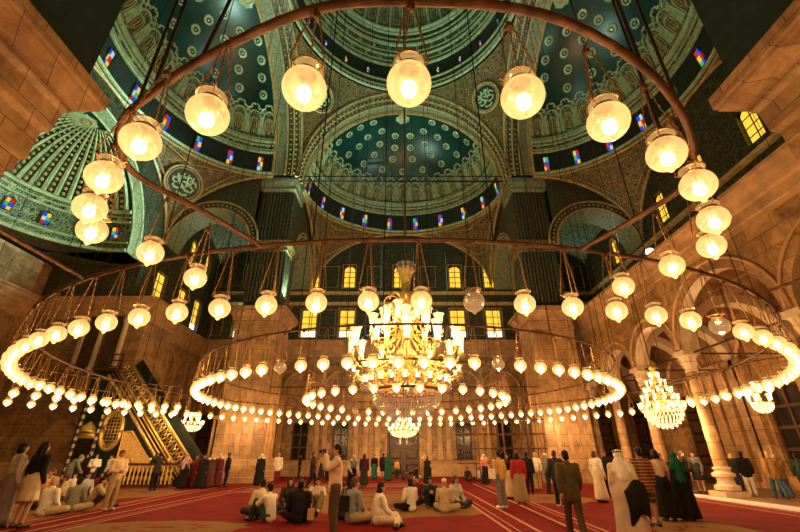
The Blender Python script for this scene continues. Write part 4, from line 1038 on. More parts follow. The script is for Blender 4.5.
# ---------------------------------------------------------------- minbar
def minbar():
    t = thing('minbar', 'green and gilt minbar staircase pulpit with carved side panels', 'minbar', (0, 0, 0))
    y0, y1 = 26.6, 27.8; xb, xt = -13.4, -18.9; zb, zt = .6, 6.75
    mb = MB(); vs = [(xb, 0), (xb, zb), (xt, zt), (-20.4, zt), (-20.4, 0)]
    for y in (y0 + .15, y1 - .15): pass
    n = len(vs); mb.add([(x, y0 + .12, z) for x, z in vs] + [(x, y1 - .12, z) for x, z in vs], [tuple(range(n))[::-1], tuple(range(n, 2*n))] + [(i, (i+1) % n, n + (i+1) % n, n + i) for i in range(n)])
    mb.build('body', M['minbar'], t)
    mb = MB(); ns = 22                              # steps
    for i in range(ns): mb.box((xb - (i+1)*(xb - xt)/ns, y0 + .2, zb + i*(zt - zb)/ns - .3), (xb - i*(xb - xt)/ns, y1 - .2, zb + (i + 1)*(zt - zb)/ns))
    mb.build('step', M['minbar'], t)
    d = Vector((xt - xb, 0, zt - zb)); L_ = d.length; u = d / L_; w = Vector((-u.z, 0, u.x)) ; w = Vector((.689, 0, .725)) if w.z < 0 else w
    mb = MB(); pw = [Vector((xb, 0, zb)) + w*.2, Vector((xb, 0, zb)) + w*1.25, Vector((xt, 0, zt)) + w*1.25, Vector((xt, 0, zt)) + w*.2]
    mb.add([(p.x, y1 - .1, p.z) for p in pw] + [(p.x, y1, p.z) for p in pw], [(0, 1, 2, 3), (4, 5, 6, 7), (0, 1, 5, 4), (1, 2, 6, 5), (2, 3, 7, 6), (3, 0, 4, 7)]); mb.build('far_parapet', M['minbar'], t)
    for y in (y0,):
        mb = MB()
        for off, r in ((-.5, .1), (.12, .07), (.95, .09)):
            mb.tube([Vector((xb, y, zb)) + w*off, Vector((xt, y, zt)) + w*off], r, 6)
        for off in (-.26, -.05): mb.tube([Vector((xb, y, zb)) + w*off, Vector((xt, y, zt)) + w*off], .045, 5)
        for i in range(15):                         # scroll panels of the balustrade
            c = Vector((xb, y, zb)) + u * (L_ * (i + .5) / 15) + w * .53
            mb.tube([c + u*.2*math.cos(2*PI*k/10) + w*.3*math.sin(2*PI*k/10) for k in range(10)], .035, 4, 0, True)
            mb.tube([c - u*.25 - w*.35, c + u*.25 + w*.35], .028, 4); mb.tube([c - u*.25 + w*.35, c + u*.25 - w*.35], .028, 4)
            mb.ball(c, .07, 6)
        for i in range(45): mb.ball(Vector((xb, y - .02, zb)) + u * (L_ * i / 44) + w * -.5, .1, 6)
        mb.build('balustrade', M['gilt'], t, True)
    f = y0 + .06                                   # gilt work on the side facing the hall
    mb = MB()
    cx, cz = -18.1, 3.1
    for q, r in ((1.0, .11), (.84, .05)): mb.tube([(cx + .62*q*math.cos(2*PI*i/28), f, cz + 1.12*q*math.sin(2*PI*i/28)) for i in range(28)], r, 6, 0, True)
    for i in range(24): a = 2*PI*i/24; mb.ball((cx + .62*math.cos(a), f, cz + 1.12*math.sin(a)), .09, 6)
    for i in range(-3, 4):
        x = cx + .2*i; h = .92 * math.sqrt(max(0, 1 - (.2*i/.52)**2)); 
        if h > .1: mb.tube([(x, f, cz - h), (x, f, cz + h)], .03, 4)
    for i in range(-5, 6):
        z = cz + .2*i; h = .5 * math.sqrt(max(0, 1 - (.2*i/.93)**2))
        if h > .1: mb.tube([(cx - h, f, z), (cx + h, f, z)], .03, 4)
    mb.ball((cx, f, cz + 1.32), .16, 8)
    mb.build('oval_medallion', M['gilt'], t, True)
    mb = MB(); pts = [(-17.3, 1.0), (-14.9, 1.0), (-16.8, 3.0), (-17.3, 3.0)]
    mb.add([(x, f, z) for x, z in pts] + [(x, f + .05, z) for x, z in pts], [(0, 1, 2, 3), (0, 1, 5, 4), (1, 2, 6, 5), (2, 3, 7, 6), (3, 0, 4, 7)])
    mb.tube([(x, f - .02, z) for x, z in pts], .08, 5, 0, True); mb.build('triangular_panel', [ornate('gilt_carving', (.62, .36, .10), (.95, .62, .2), 5.0, .1)], t)
    # gate portal at the wall end with striped posts
    for x in (-20.2, -18.95):
        mb = MB(); n_ = 22
        for i in range(n_): mb.tube([(x + .1*i/n_, f - .02, 4.6*i/n_), (x + .1*(i+1)/n_, f - .02, 4.6*(i+1)/n_)], .1, 6, i % 2)
        mb.build('striped_post', [M['white_stone'], M['dark']], t)
    mb = MB(); mb.box((-20.1, f - .03, 2.6), (-19.05, f, 3.0)); mb.lathe([(.45, 0), (.4, .25), (.2, .45), (.02, .6)], (-19.55, f, 3.0), 10); mb.build('gate_crest', M['gilt'], t, True)
    mb = MB(); mb.box((-20.1, f - .02, 0), (-19.05, f, 2.5)); mb.build('gate_opening', M['void'], t)
    mb = MB()
    for (x0_, x1_) in ((-20.4, -18.6),):
        mb.box((x0_, y0 - .1, 6.7), (x1_, y1 + .1, 6.85))
        for x in (x0_ + .05, (x0_ + x1_)/2, x1_ - .05): mb.box((x - .04, y0 - .08, 6.75), (x + .04, y0, 7.75))
        for z in (6.95, 7.35, 7.75): mb.box((x0_, y0 - .08, z - .04), (x1_, y0 - .02, z + .04))
    mb.build('platform_rail', M['wood'], t)
    fe = thing('balustrade_fence', 'low gilt and dark baluster fence at the foot of the minbar', 'fence', (0, 0, 0))
    mb = MB(); mb.box((-17.4, 26.1, 1.15), (-13.4, 26.25, 1.27)); mb.box((-17.4, 26.08, 0), (-13.4, 26.27, .18)); mb.build('rail', M['wood'], fe)
    for i in range(16):
        mb = MB(); x = -17.2 + i*.24; mb.lathe([(.06, .18), (.05, .3), (.09, .5), (.04, .7), (.09, .9), (.05, 1.05), (.07, 1.15)], (x, 26.17, 0), 8); mb.build('baluster', M['gilt'], fe, True)
    for i in range(4):
        mb = MB(); x = -17.2 + i*1.1; mb.ball((x, 26.17, 1.42), .1, 8, 0, (1, 1, 1.5)); mb.build('finial', M['gilt'], fe, True)
    kn = thing('gilt_doorway', 'tall narrow gilt framed doorway between minbar and left far pier', 'doorway', (-14.6, 34.5, 0))
    mb = MB()
    for x in (-.6, .6): mb.box((x - .1, -.1, 0), (x + .1, .1, 4.4))
    mb.box((-.8, -.15, 4.3), (.8, .15, 4.6)); mb.lathe([(.5, 0), (.3, .25), (.08, .4), (.02, .7)], (0, 0, 4.6), 10); mb.build('frame', M['gilt'], kn)
    mb = MB(); mb.box((-.5, -.05, 0), (.5, .05, 4.3)); mb.build('door', M['void'], kn)
    mb = MB(); 
    for i in range(9): mb.tube([(.28*math.cos(2*PI*k/10), -.08, .5 + i*.44 + .18*math.sin(2*PI*k/10)) for k in range(10)], .025, 4, 0, True)
    mb.build('scrollwork', M['gilt'], kn)
minbar()
# ---------------------------------------------------------------- scaffold at the right pier
def scaffold():
    t = thing('scaffold_tower', 'pipe scaffold standing beside the right far pier', 'scaffold', (0, 0, 0))
    xs = (4.9, 6.6, 8.3, 9.3); ys = (29.0, 30.6)
    for x in xs:
        for y in ys: mb = MB(); mb.tube([(x, y, 0), (x, y, 5.8 if x == 8.3 else 4.3)], .04, 6); mb.build('standard', M['iron'], t)
    for z in (1.2, 2.1, 3.0, 3.9):
        for y in ys: mb = MB(); mb.tube([(3.6, y, z), (9.45, y, z)], .035, 6); mb.build('ledger', M['iron'], t)
        for x in xs: mb = MB(); mb.tube([(x, ys[0], z), (x, ys[1], z)], .03, 6); mb.build('transom', M['iron'], t)
    for a, b in (((4.9, 29, .2), (6.6, 29, 2.1)), ((6.6, 29, 3.9), (8.3, 29, 2.1)), ((8.3, 29, 0.2), (9.3, 29, 1.2)), ((6.6, 29, .2), (8.3, 29, 2.1))):
        mb = MB(); mb.tube([a, b], .03, 6); mb.build('brace', M['iron'], t)
    mb = MB()
    for i in range(9): mb.tube([(5.2, 28.95, .4 + i*.38), (5.6, 28.95, .4 + i*.38)], .02, 5)
    for x in (5.2, 5.6): mb.tube([(x, 28.95, .1), (x, 28.95, 3.9)], .025, 5)
    mb.build('ladder', M['brass'], t)
scaffold()
# ---------------------------------------------------------------- tie rods crossing the hall at pier height
for p, q, lab in (((-9.8, 30.2, 6.2), (9.8, 30.2, 6.2), 'thin iron tie rod spanning between the two far piers'),):
    mb = MB(); mb.tube([p, q], .04, 6); o = mb.build('tie_rod', M['cable']); tag(o, lab, 'tie rod')
# ---------------------------------------------------------------- people
_cm = {}
def cloth(col, rough=0.85):
    k = tuple(col)
    if k not in _cm: m = plain('cloth', col, rough, var=.14, scale=5); m.node_tree.nodes['Principled BSDF'].inputs['Specular IOR Level'].default_value = .12; _cm[k] = m
    return _cm[k]
SKIN = [plain('skin', (0.42, 0.22, 0.13), .5, var=.06), plain('skin_dark', (0.28, 0.14, 0.08), .5, var=.06)]
HAIR = {'black': plain('black_hair', (0.012, 0.009, 0.008), .5), 'brown': plain('brown_hair', (0.09, 0.04, 0.02), .5), 'blond': plain('fair_hair', (0.45, 0.28, 0.12), .5), 'grey': plain('grey_hair', (0.35, 0.33, 0.3), .5)}
for _h in HAIR.values(): _h.node_tree.nodes['Principled BSDF'].inputs['Specular IOR Level'].default_value = .12
EYE = plain('eye', (0.03, 0.02, 0.02), .2); LIP = plain('lip', (0.35, 0.11, 0.08), .5); SHOE = plain('shoe_leather', (0.03, 0.02, 0.015), .4); SHOEW = plain('pale_shoe', (0.6, 0.55, 0.48), .5)
def v(*a): return Vector(a)
def capsule(mb, a, b, ra, rb):
    a, b = Vector(a), Vector(b); d = b - a; L_ = d.length
    if L_ < 1e-6: mb.ball(a, ra, 10); return
    pts = []; rs = []
    for k in range(4): t = PI/2 * (1 - k/4.0); pts.append(a - d/L_ * ra * math.sin(t)); rs.append(max(.0015, ra * math.cos(t)))
    pts.append(a); rs.append(ra); pts.append(b); rs.append(rb)
    for k in range(1, 5): t = PI/2 * k/4.0; pts.append(b + d/L_ * rb * math.sin(t)); rs.append(max(.0015, rb * math.cos(t)))
    n = 10; base = len(mb.v); u = d / L_; x = u.cross(v(0, 0, 1)); x = x if x.length > .05 else u.cross(v(1, 0, 0)); x.normalize(); y = u.cross(x)
    for p, r in zip(pts, rs):
        for j in range(n): t = 2*PI*j/n; mb.v.append(tuple(p + x*r*math.cos(t) + y*r*math.sin(t)))
    for i in range(len(pts) - 1):
        for j in range(n): j2 = (j+1) % n; mb.f.append((base+i*n+j, base+i*n+j2, base+(i+1)*n+j2, base+(i+1)*n+j)); mb.m.append(0)
    mb.f.append(tuple(base+j for j in range(n))[::-1]); mb.m.append(0); mb.f.append(tuple(base+(len(pts)-1)*n+j for j in range(n))); mb.m.append(0)
def ell(mb, c, sc, n=14): mb.ball(c, 1.0, n, 0, sc)
def fuse(mb, name, vox, smooth=4):
    """one continuous skin over overlapping volumes"""
    me = bpy.data.meshes.new(name); me.from_pydata(mb.v, [], mb.f); o = bpy.data.objects.new(name, me); C.objects.link(o)
    r = o.modifiers.new('r', 'REMESH'); r.mode = 'VOXEL'; r.voxel_size = vox; s = o.modifiers.new('s', 'SMOOTH'); s.iterations = smooth; s.factor = .5
    dg = bpy.context.evaluated_depsgraph_get(); me2 = bpy.data.meshes.new_from_object(o.evaluated_get(dg)); bpy.data.objects.remove(o); bpy.data.meshes.remove(me)
    me2.name = name; me2.polygons.foreach_set('use_smooth', [True]*len(me2.polygons)); me2.materials.clear(); me2.materials.append(None); return me2
def J(**k):
    j = dict(pel=v(0,0,.94), wst=v(0,0,1.08), chs=v(0,-.01,1.3), nck=v(0,0,1.47), hd=v(0,-.015,1.63),
             shL=v(.185,0,1.41), elL=v(.235,.03,1.13), wrL=v(.24,-.06,.89), shR=v(-.185,0,1.41), elR=v(-.235,.03,1.13), wrR=v(-.24,-.06,.89),
             hiL=v(.09,0,.92), knL=v(.1,-.02,.5), anL=v(.1,.03,.08), hiR=v(-.09,0,.92), knR=v(-.1,-.02,.5), anR=v(-.1,.03,.08), tL=v(.02,-.17,-.04), tR=v(-.02,-.17,-.04))
    j.update(k); return j
POSE = {
 'stand': J(),
 'walk': J(knL=v(.1,-.14,.52), anL=v(.1,-.22,.09), knR=v(-.1,.03,.5), anR=v(-.1,.24,.13), elL=v(.23,.1,1.15), wrL=v(.22,.08,.92), elR=v(-.23,-.05,1.14), wrR=v(-.21,-.2,.94), tR=v(-.02,-.15,-.08)),
 'camera': J(elL=v(.26,-.2,1.3), wrL=v(.07,-.24,1.55), elR=v(-.26,-.2,1.3), wrR=v(-.07,-.24,1.55)),
 'hold': J(elL=v(.24,-.02,1.14), wrL=v(.08,-.22,1.12), elR=v(-.24,-.02,1.14), wrR=v(-.09,-.22,1.1)),
 'bend': J(chs=v(0,-.12,1.24), nck=v(0,-.25,1.36), hd=v(0,-.34,1.48), shL=v(.185,-.2,1.31), shR=v(-.185,-.2,1.31), elL=v(.22,-.3,1.06), wrL=v(.15,-.42,.9), elR=v(-.22,-.3,1.06), wrR=v(-.15,-.42,.9)),
 'cross': J(pel=v(0,.02,.12), wst=v(0,.02,.26), chs=v(0,-.02,.47), nck=v(0,-.03,.64), hd=v(0,-.06,.79), shL=v(.185,-.02,.58), shR=v(-.185,-.02,.58), elL=v(.25,-.06,.32), wrL=v(.14,-.26,.2), elR=v(-.25,-.06,.32), wrR=v(-.12,-.26,.22),
            hiL=v(.1,0,.12), hiR=v(-.1,0,.12), knL=v(.36,-.3,.15), knR=v(-.36,-.3,.15), anL=v(-.06,-.42,.07), anR=v(.08,-.36,.09), tL=v(-.15,-.05,-.01), tR=v(.15,-.05,-.01)),
 'knees': J(pel=v(0,.05,.12), wst=v(0,.05,.26), chs=v(0,-.02,.46), nck=v(0,-.06,.63), hd=v(0,-.1,.78), shL=v(.185,-.05,.57), shR=v(-.185,-.05,.57), elL=v(.24,-.2,.42), wrL=v(.08,-.4,.45), elR=v(-.24,-.2,.42), wrR=v(-.06,-.4,.45),
            hiL=v(.1,0,.12), hiR=v(-.1,0,.12), knL=v(.17,-.34,.47), knR=v(-.17,-.34,.47), anL=v(.1,-.55,.08), anR=v(-.1,-.55,.08)),
 'side': J(pel=v(0,.02,.13), wst=v(0,.02,.27), chs=v(.02,-.01,.48), nck=v(.03,-.02,.65), hd=v(.03,-.05,.8), shL=v(.21,0,.59), shR=v(-.16,-.02,.59), elL=v(.29,.06,.33), wrL=v(.3,.08,.1), elR=v(-.22,-.1,.34), wrR=v(-.2,-.3,.2),
            hiL=v(.1,0,.13), hiR=v(-.1,0,.13), knL=v(.02,-.42,.2), knR=v(-.3,-.36,.13), anL=v(-.38,-.4,.08), anR=v(-.62,-.22,.08), tL=v(-.16,-.02,-.02), tR=v(-.16,.04,-.02)),
}
def hand(mb, w, el, inward):
    d = (w - el).normalized(); side = d.cross(inward); side = side.normalized() if side.length > .05 else v(1, 0, 0); nr = side.cross(d).normalized()
    for k in range(4): capsule(mb, w + side*(.026 - .017*k)*.6, w + d*.085 + side*(.03 - .02*k), .017, .0145)
    for k, L_ in enumerate((.062, .072, .068, .05)):
        b = w + d*.088 + side*(.034 - .0225*k); m = b + d*L_*.55 + nr*.012; capsule(mb, b, m, .0105, .0095); capsule(mb, m, m + d*L_*.4 + nr*.022, .0095, .0082)
    b = w + d*.025 + side*.03; m = b + d*.035 + side*.032 + nr*.012; capsule(mb, b, m, .0125, .0115); capsule(mb, m, m + d*.032 + nr*.012, .011, .009)
def torso(mb, j, g=0.0, top=True, female=False):
    p, w, c, n = j['pel'], j['wst'], j['chs'], j['nck']
    ell(mb, p, (.165+g, .115+g, .12+g)); ell(mb, w, (.14+g, .10+g, .14+g)); ell(mb, c, (.165+g, .115+g, .17+g))
    for s in ('L', 'R'): capsule(mb, c + (j['sh'+s] - c)*.5 + v(0,0,.02), j['sh'+s], .075+g, .058+g)
    capsule(mb, w, c, .12+g, .13+g); capsule(mb, p, w, .13+g, .12+g); capsule(mb, c + (n-c)*.4, n, .09+g, .055+g)
    if female:
        for s in (-1, 1): ell(mb, c + v(.075*s, -.085, .01), (.06+g, .055+g, .06+g), 10)
def striped(a, b, per=.075):
    m, nt, bs, N, L = new_mat('striped_cloth'); tc = N.new('ShaderNodeTexCoord'); s = N.new('ShaderNodeSeparateXYZ'); L.new(tc.outputs['Object'], s.inputs[0])
    q = N.new('ShaderNodeMath'); q.operation = 'PINGPONG'; q.inputs[1].default_value = per / 2; L.new(s.outputs[2], q.inputs[0])
    c = N.new('ShaderNodeMath'); c.operation = 'LESS_THAN'; c.inputs[1].default_value = per * .13; L.new(q.outputs[0], c.inputs[0])
    x = N.new('ShaderNodeMix'); x.data_type = 'RGBA'; x.inputs[6].default_value = a + (1,); x.inputs[7].default_value = b + (1,); L.new(c.outputs[0], x.inputs[0]); L.new(x.outputs[2], bs.inputs['Base Color'])
    bs.inputs['Roughness'].default_value = .9; bs.inputs['Specular IOR Level'].default_value = .1; return m
_bm = {}
def body_mesh(pose):
    if ('b', pose) in _bm: return _bm['b', pose]
    j = POSE[pose]; mb = MB(); torso(mb, j); h = j['hd']
    capsule(mb, j['nck'], h + v(0, .02, -.05), .055, .052)
    ell(mb, h + v(0, .012, .02), (.074, .092, .098)); ell(mb, h + v(0, -.012, -.045), (.056, .068, .068)); ell(mb, h + v(0, -.055, -.085), (.026, .025, .022), 8)
    capsule(mb, h + v(0, -.084, .012), h + v(0, -.104, -.022), .009, .014)
    for s in (-1, 1):
        ell(mb, h + v(.078*s, .012, -.01), (.012, .022, .034), 8); ell(mb, h + v(.012*s, -.092, -.03), (.010, .012, .009), 8)
    for s in ('L', 'R'):
        capsule(mb, j['sh'+s], j['el'+s], .05, .038); capsule(mb, j['el'+s], j['wr'+s], .038, .026); hand(mb, j['wr'+s], j['el'+s], v(-1 if s == 'L' else 1, -.3, 0))
        capsule(mb, j['hi'+s], j['kn'+s], .085, .056); capsule(mb, j['kn'+s], j['kn'+s].lerp(j['an'+s], .35) + v(0, .012, 0), .054, .055); capsule(mb, j['kn'+s].lerp(j['an'+s], .35) + v(0, .012, 0), j['an'+s], .054, .036)
        a = j['an'+s]; capsule(mb, a + v(0, .03, -.04), a + j['t'+s], .034, .026)
    me = fuse(mb, 'body', .0095, 3); _bm['b', pose] = me; return me
def shirt_mesh(pose, kind):
    k = (kind, pose)
    if k in _bm: return _bm[k]
    j = POSE[pose]; mb = MB(); g = {'shirt': .02, 'jacket': .034, 'blouse': .022, 'tee': .02}[kind]; torso(mb, j, g, female=kind == 'blouse')
    for s in ('L', 'R'):
        end = j['wr'+s] if kind != 'tee' else j['sh'+s].lerp(j['el'+s], .6)
        capsule(mb, j['sh'+s], j['el'+s] if kind != 'tee' else end, .052+g, .044+g)
        if kind != 'tee': capsule(mb, j['el'+s], j['el'+s].lerp(end, .93), .043+g, .032+g)
    if kind == 'jacket' and pose in ('stand', 'walk', 'camera', 'hold'): capsule(mb, j['pel'] + v(.05,0,.05), j['pel'] + v(.06, 0, -.12), .15, .145); capsule(mb, j['pel'] + v(-.05,0,.05), j['pel'] + v(-.06, 0, -.12), .15, .145)
    capsule(mb, j['nck'] + v(-.02,0,-.01), j['nck'] + v(.02,0,-.01), .062+g*.3, .062+g*.3)
    me = fuse(mb, 'top', .016, 3); _bm[k] = me; return me
def trouser_mesh(pose, kind):
    k = (kind, pose)
    if k in _bm: return _bm[k]
    j = POSE[pose]; mb = MB(); g = .022; ell(mb, j['pel'] + v(0,0,.02), (.165+g*.8, .12+g*.8, .12))
    for s in ('L', 'R'):
        kn = j['kn'+s]; e = j['hi'+s].lerp(kn, .85) if kind == 'shorts' else kn
        capsule(mb, j['hi'+s], e, .09+g, .062+g + (.015 if kind == 'shorts' else 0))
        if kind != 'shorts': capsule(mb, kn, kn.lerp(j['an'+s], .9), .06+g, .05+g)
    me = fuse(mb, 'legs', .016, 3); _bm[k] = me; return me
def skirt_mesh(kind):
    """standing skirts, robes: pleated cloth hanging from the waist or the shoulders"""
    if kind in _bm: return _bm[kind]
    top, hem, rt, rh = {'long_skirt': (1.1, .1, .15, .27), 'knee_skirt': (1.1, .52, .15, .24), 'robe': (1.36, .05, .2, .33), 'coat': (1.3, .55, .2, .23)}[kind]
    mb = MB(); n = 40; prof = []
    for i in range(13):
        q = i / 12; z = top + (hem - top)*q; r = rt + (rh - rt)*(q**.8); hip = .045*math.exp(-((z - .93)/.12)**2); prof.append((r + hip, z, q))
    for pas in (0, 1):
        for (r, z, q) in (prof if pas == 0 else prof[::-1]):
            for i in range(n):
                t = 2*PI*i/n; rr = (r - .012*pas) * (1 + .045*q*math.sin(9*t) + .02*q*math.sin(4*t + 1)); mb.v.append((rr*math.cos(t), rr*.78*math.sin(t), z))
    for i in range(25):
        for k in range(n): k2 = (k+1) % n; mb.f.append((i*n+k, i*n+k2, (i+1)*n+k2, (i+1)*n+k)); mb.m.append(0)
    mb.f.append(tuple(range(n))[::-1]); mb.m.append(0)
    me = bpy.data.meshes.new('skirt'); me.from_pydata(mb.v, [], mb.f); me.polygons.foreach_set('use_smooth', [True]*len(me.polygons)); me.materials.append(None); _bm[kind] = me; return me
def head_mesh(kind):
    """relative to the head's centre"""
    if ('h', kind) in _bm: return _bm['h', kind]
    mb = MB(); vox = .010
    if kind in ('short', 'long', 'bob', 'bun'):
        ell(mb, v(0, .022, .042), (.084, .098, .088)); ell(mb, v(0, .06, -.01), (.078, .06, .085))
        for s in (-1, 1): capsule(mb, v(.074*s, .0, .03), v(.076*s, .01, -.0 if kind == 'short' else -.09), .016, .014)
    if kind == 'long':
        capsule(mb, v(0, .065, -.02), v(0, .09, -.3), .085, .07)
        for s in (-1, 1): capsule(mb, v(.065*s, .03, -.02), v(.08*s, .05, -.26), .04, .035)
    if kind == 'bob': capsule(mb, v(-.03, .05, -.06), v(.03, .05, -.06), .075, .075)
    if kind == 'bun': ell(mb, v(0, .12, .05), (.045, .045, .045))
    if kind in ('scarf', 'veil', 'gutra'):
        ell(mb, v(0, .03, .03), (.1, .105, .108)); ell(mb, v(0, .03, -.07), (.092, .085, .1)); 
        dz = {'scarf': -.24, 'veil': -.62, 'gutra': -.42}[kind]; rb = {'scarf': .13, 'veil': .2, 'gutra': .17}[kind]
        capsule(mb, v(0, .06, -.1), v(0, .11, dz), .1, rb*.8)
        for s in (-1, 1): capsule(mb, v(.05*s, .05, -.1), v(.13*s, .04, max(dz, -.45) + .12), .07, rb*.7)
    if kind == 'cap': ell(mb, v(0, .012, .07), (.088, .1, .062)); capsule(mb, v(-.03, -.1, .055), v(.03, -.1, .055), .02, .02)
    me = fuse(mb, 'hair' if kind in ('short','long','bob','bun') else kind, vox, 4); _bm['h', kind] = me; return me
def add(par, name, me, mat, loc=None):
    o = bpy.data.objects.new(name, me); C.objects.link(o); o.parent = par
    if loc is not None: o.location = loc
    o.material_slots[0].link = 'OBJECT'; o.material_slots[0].material = mat
    return o
def shared(key, fn, mats):
    if key not in _bm:
        mb = MB(); fn(mb); o = mb.build(key[0] if isinstance(key, tuple) else key, mats, smooth=True); _bm[key] = o.data; bpy.data.objects.remove(o)
    return _bm[key]
def eyes(mb):
    for s in (-1, 1): mb.ball((.029*s, -.083, .012), .0105, 8, 0, (1.25, .8, .8)); mb.tube([(.015*s, -.09, .034), (.03*s, -.092, .039), (.045*s, -.084, .034)], .0035, 4)
def mouth(mb): mb.tube([(-.022, -.08, -.06), (-.01, -.088, -.058), (.01, -.088, -.058), (.022, -.08, -.06)], .0055, 5)
def beardf(mb): mb.ball((0, -.05, -.09), .045, 10, 0, (1.1, .7, .8))
pcount = [0]; PLACED = []
def ground(px, py):
    b = (266 - py)/400.0; y = .9033 - .4289*b; z = .4289 + .9033*b; s = min(1.65/ -z, 38.6/y) if z < 0 else 38.6/y
    return (px - 400)/400.0*s - .3, y*s
def person(px, py, label, pose='stand', face=0, top=('shirt', (.6,.55,.45)), low=('trousers', (.1,.08,.07)), hair=('short', 'black'), h=1.0, skin=0, shoe=0, over=None, extra=None, pos=None, grp=None):
    """px, py: where the feet (or seat) meet the floor; face 0 = towards the viewer, degrees turning left-handed"""
    x, y = pos if pos else ground(px, py); pcount[0] += 1
    for _ in range(6):
        for (qx, qy, qr) in PLACED:
            d = math.hypot(x - qx, y - qy); need = .5 * (qr + (.86 if POSE[pose]['pel'].z < .5 else .56))
            if d < need:
                ux, uy = ((x - qx)/d, (y - qy)/d) if d > .02 else (1, 0); x += ux*(need - d); y += uy*(need - d)
    PLACED.append((x, y, .86 if POSE[pose]['pel'].z < .5 else .56))
    t = thing('person', label, 'person', (x, y, .02), D(face), grp); t.scale = (h,)*3
    j = POSE[pose]; seated = j['pel'].z < .5
    add(t, 'body', body_mesh(pose), SKIN[skin])
    tk = top[0]
    add(t, {'shirt': 'shirt', 'jacket': 'jacket', 'blouse': 'blouse', 'tee': 't_shirt'}[tk], shirt_mesh(pose, tk), cloth(top[1]))
    lk = low[0]
    if lk in ('trousers', 'shorts'): add(t, lk, trouser_mesh(pose, lk), cloth(low[1]))
    elif seated: add(t, 'skirt', trouser_mesh(pose, 'trousers'), cloth(low[1]))
    else: add(t, 'skirt' if 'skirt' in lk else 'robe', skirt_mesh(lk), cloth(low[1]))
    hk, hc = hair
    if hk in ('scarf', 'veil', 'gutra', 'cap'):
        add(t, {'scarf': 'headscarf', 'veil': 'headscarf', 'gutra': 'head_cloth', 'cap': 'cap'}[hk], head_mesh(hk), cloth(hc), j['hd'])
        if hk == 'cap': pass
    elif hk != 'bald': add(t, 'hair', head_mesh(hk), HAIR[hc], j['hd'])
    if hk == 'gutra':
        me = shared('head_cord', lambda m: [m.tube([(.102*math.cos(2*PI*i/24), .03 + .108*math.sin(2*PI*i/24), .085 + dz) for i in range(24)], .009, 5, 0, True) for dz in (0, .018)], EYE); o = bpy.data.objects.new('head_cord', me); C.objects.link(o); o.parent = t; o.location = j['hd']
    for nm, fn, m in (('eyes', eyes, EYE), ('mouth', mouth, LIP)):
        me = shared(nm, fn, m); o = bpy.data.objects.new(nm, me); C.objects.link(o); o.parent = t; o.location = j['hd']
    for s in ('L', 'R'):
        def sh(mb, s=s):
            a = j['an'+s]; capsule(mb, a + v(0, .045, -.035), a + j['t'+s] + v(0, 0, 0), .046, .038); capsule(mb, a, a + v(0, .02, -.04), .045, .045)
        me = shared(('shoe', pose, s, shoe), sh, SHOEW if shoe else SHOE); o = bpy.data.objects.new('shoe', me); C.objects.link(o); o.parent = t
    if extra: extra(t, j)
    return t
def cam_extra(t, j):
    mb = MB(); c = (j['wrL'] + j['wrR'])/2 + v(0, -.03, .06); mb.box(c - v(.07, .03, .045), c + v(.07, .03, .045)); mb.lathe([(.035, 0), (.035, .08), (.03, .08)], (0, 0, 0), 12)
    for i in range(len(mb.v) - 36, len(mb.v)): x, y, z = mb.v[i]; mb.v[i] = (c.x + x, c.y - .03 - z, c.z + y)
    o = mb.build('camera', EYE); o.parent = None; o.location = t.location; o.rotation_euler = t.rotation_euler; o.scale = t.scale; tag(o, 'small black camera held up by the man in the %s' % ('dark suit' if 'dark suit' in t['label'] else 'cream shirt'), 'camera')
def bag(col, kind, where=(.24, 0, .6), sz=(.09, .2, .17), what='shoulder bag'):
    def f(t, j):
        p = v(*where)
        mb = MB(); b = len(mb.v); mb.box((-sz[0], -sz[1], -sz[2]), (sz[0], sz[1], sz[2]*.8)); mb.tube([(0, -sz[1]*.6, sz[2]*.8), (0, -sz[1]*.4, sz[2]*1.6), (0, sz[1]*.4, sz[2]*1.6), (0, sz[1]*.6, sz[2]*.8)], .014, 5)
        o = mb.build(kind, cloth(col)); m = o.modifiers.new('bevel', 'BEVEL'); m.width = .035; m.segments = 3
        o.location = t.location + Matrix.Rotation(t.rotation_euler.z, 3, 'Z') @ (p * t.scale.x); o.rotation_euler = t.rotation_euler; tag(o, ('%s of %s' % (what, t['label'])) if len((what + t['label']).split()) < 15 else '%s carried by the man in khaki trousers' % what, 'bag')
    return f
WH = (.72,.66,.54); CR = (.62,.5,.33); BE = (.45,.34,.2); BK = (.014,.013,.014); DK = (.035,.03,.03); GR = (.2,.2,.17); OL = (.13,.12,.06); MA = (.14,.02,.02); RD = (.42,.03,.03); GN = (.02,.13,.07); NV = (.02,.03,.06); KH = (.34,.24,.12); BL = (.03,.07,.18); OR = (.62,.36,.1); PK = (.45,.25,.22); TL = (.03,.09,.1)
S_ = lambda c: ('shirt', c); Jk = lambda c: ('jacket', c); B_ = lambda c: ('blouse', c); T__ = lambda c: ('tee', c)
tr = lambda c: ('trousers', c); ls = lambda c: ('long_skirt', c); ks = lambda c: ('knee_skirt', c); rb = lambda c: ('robe', c)
P_ = person
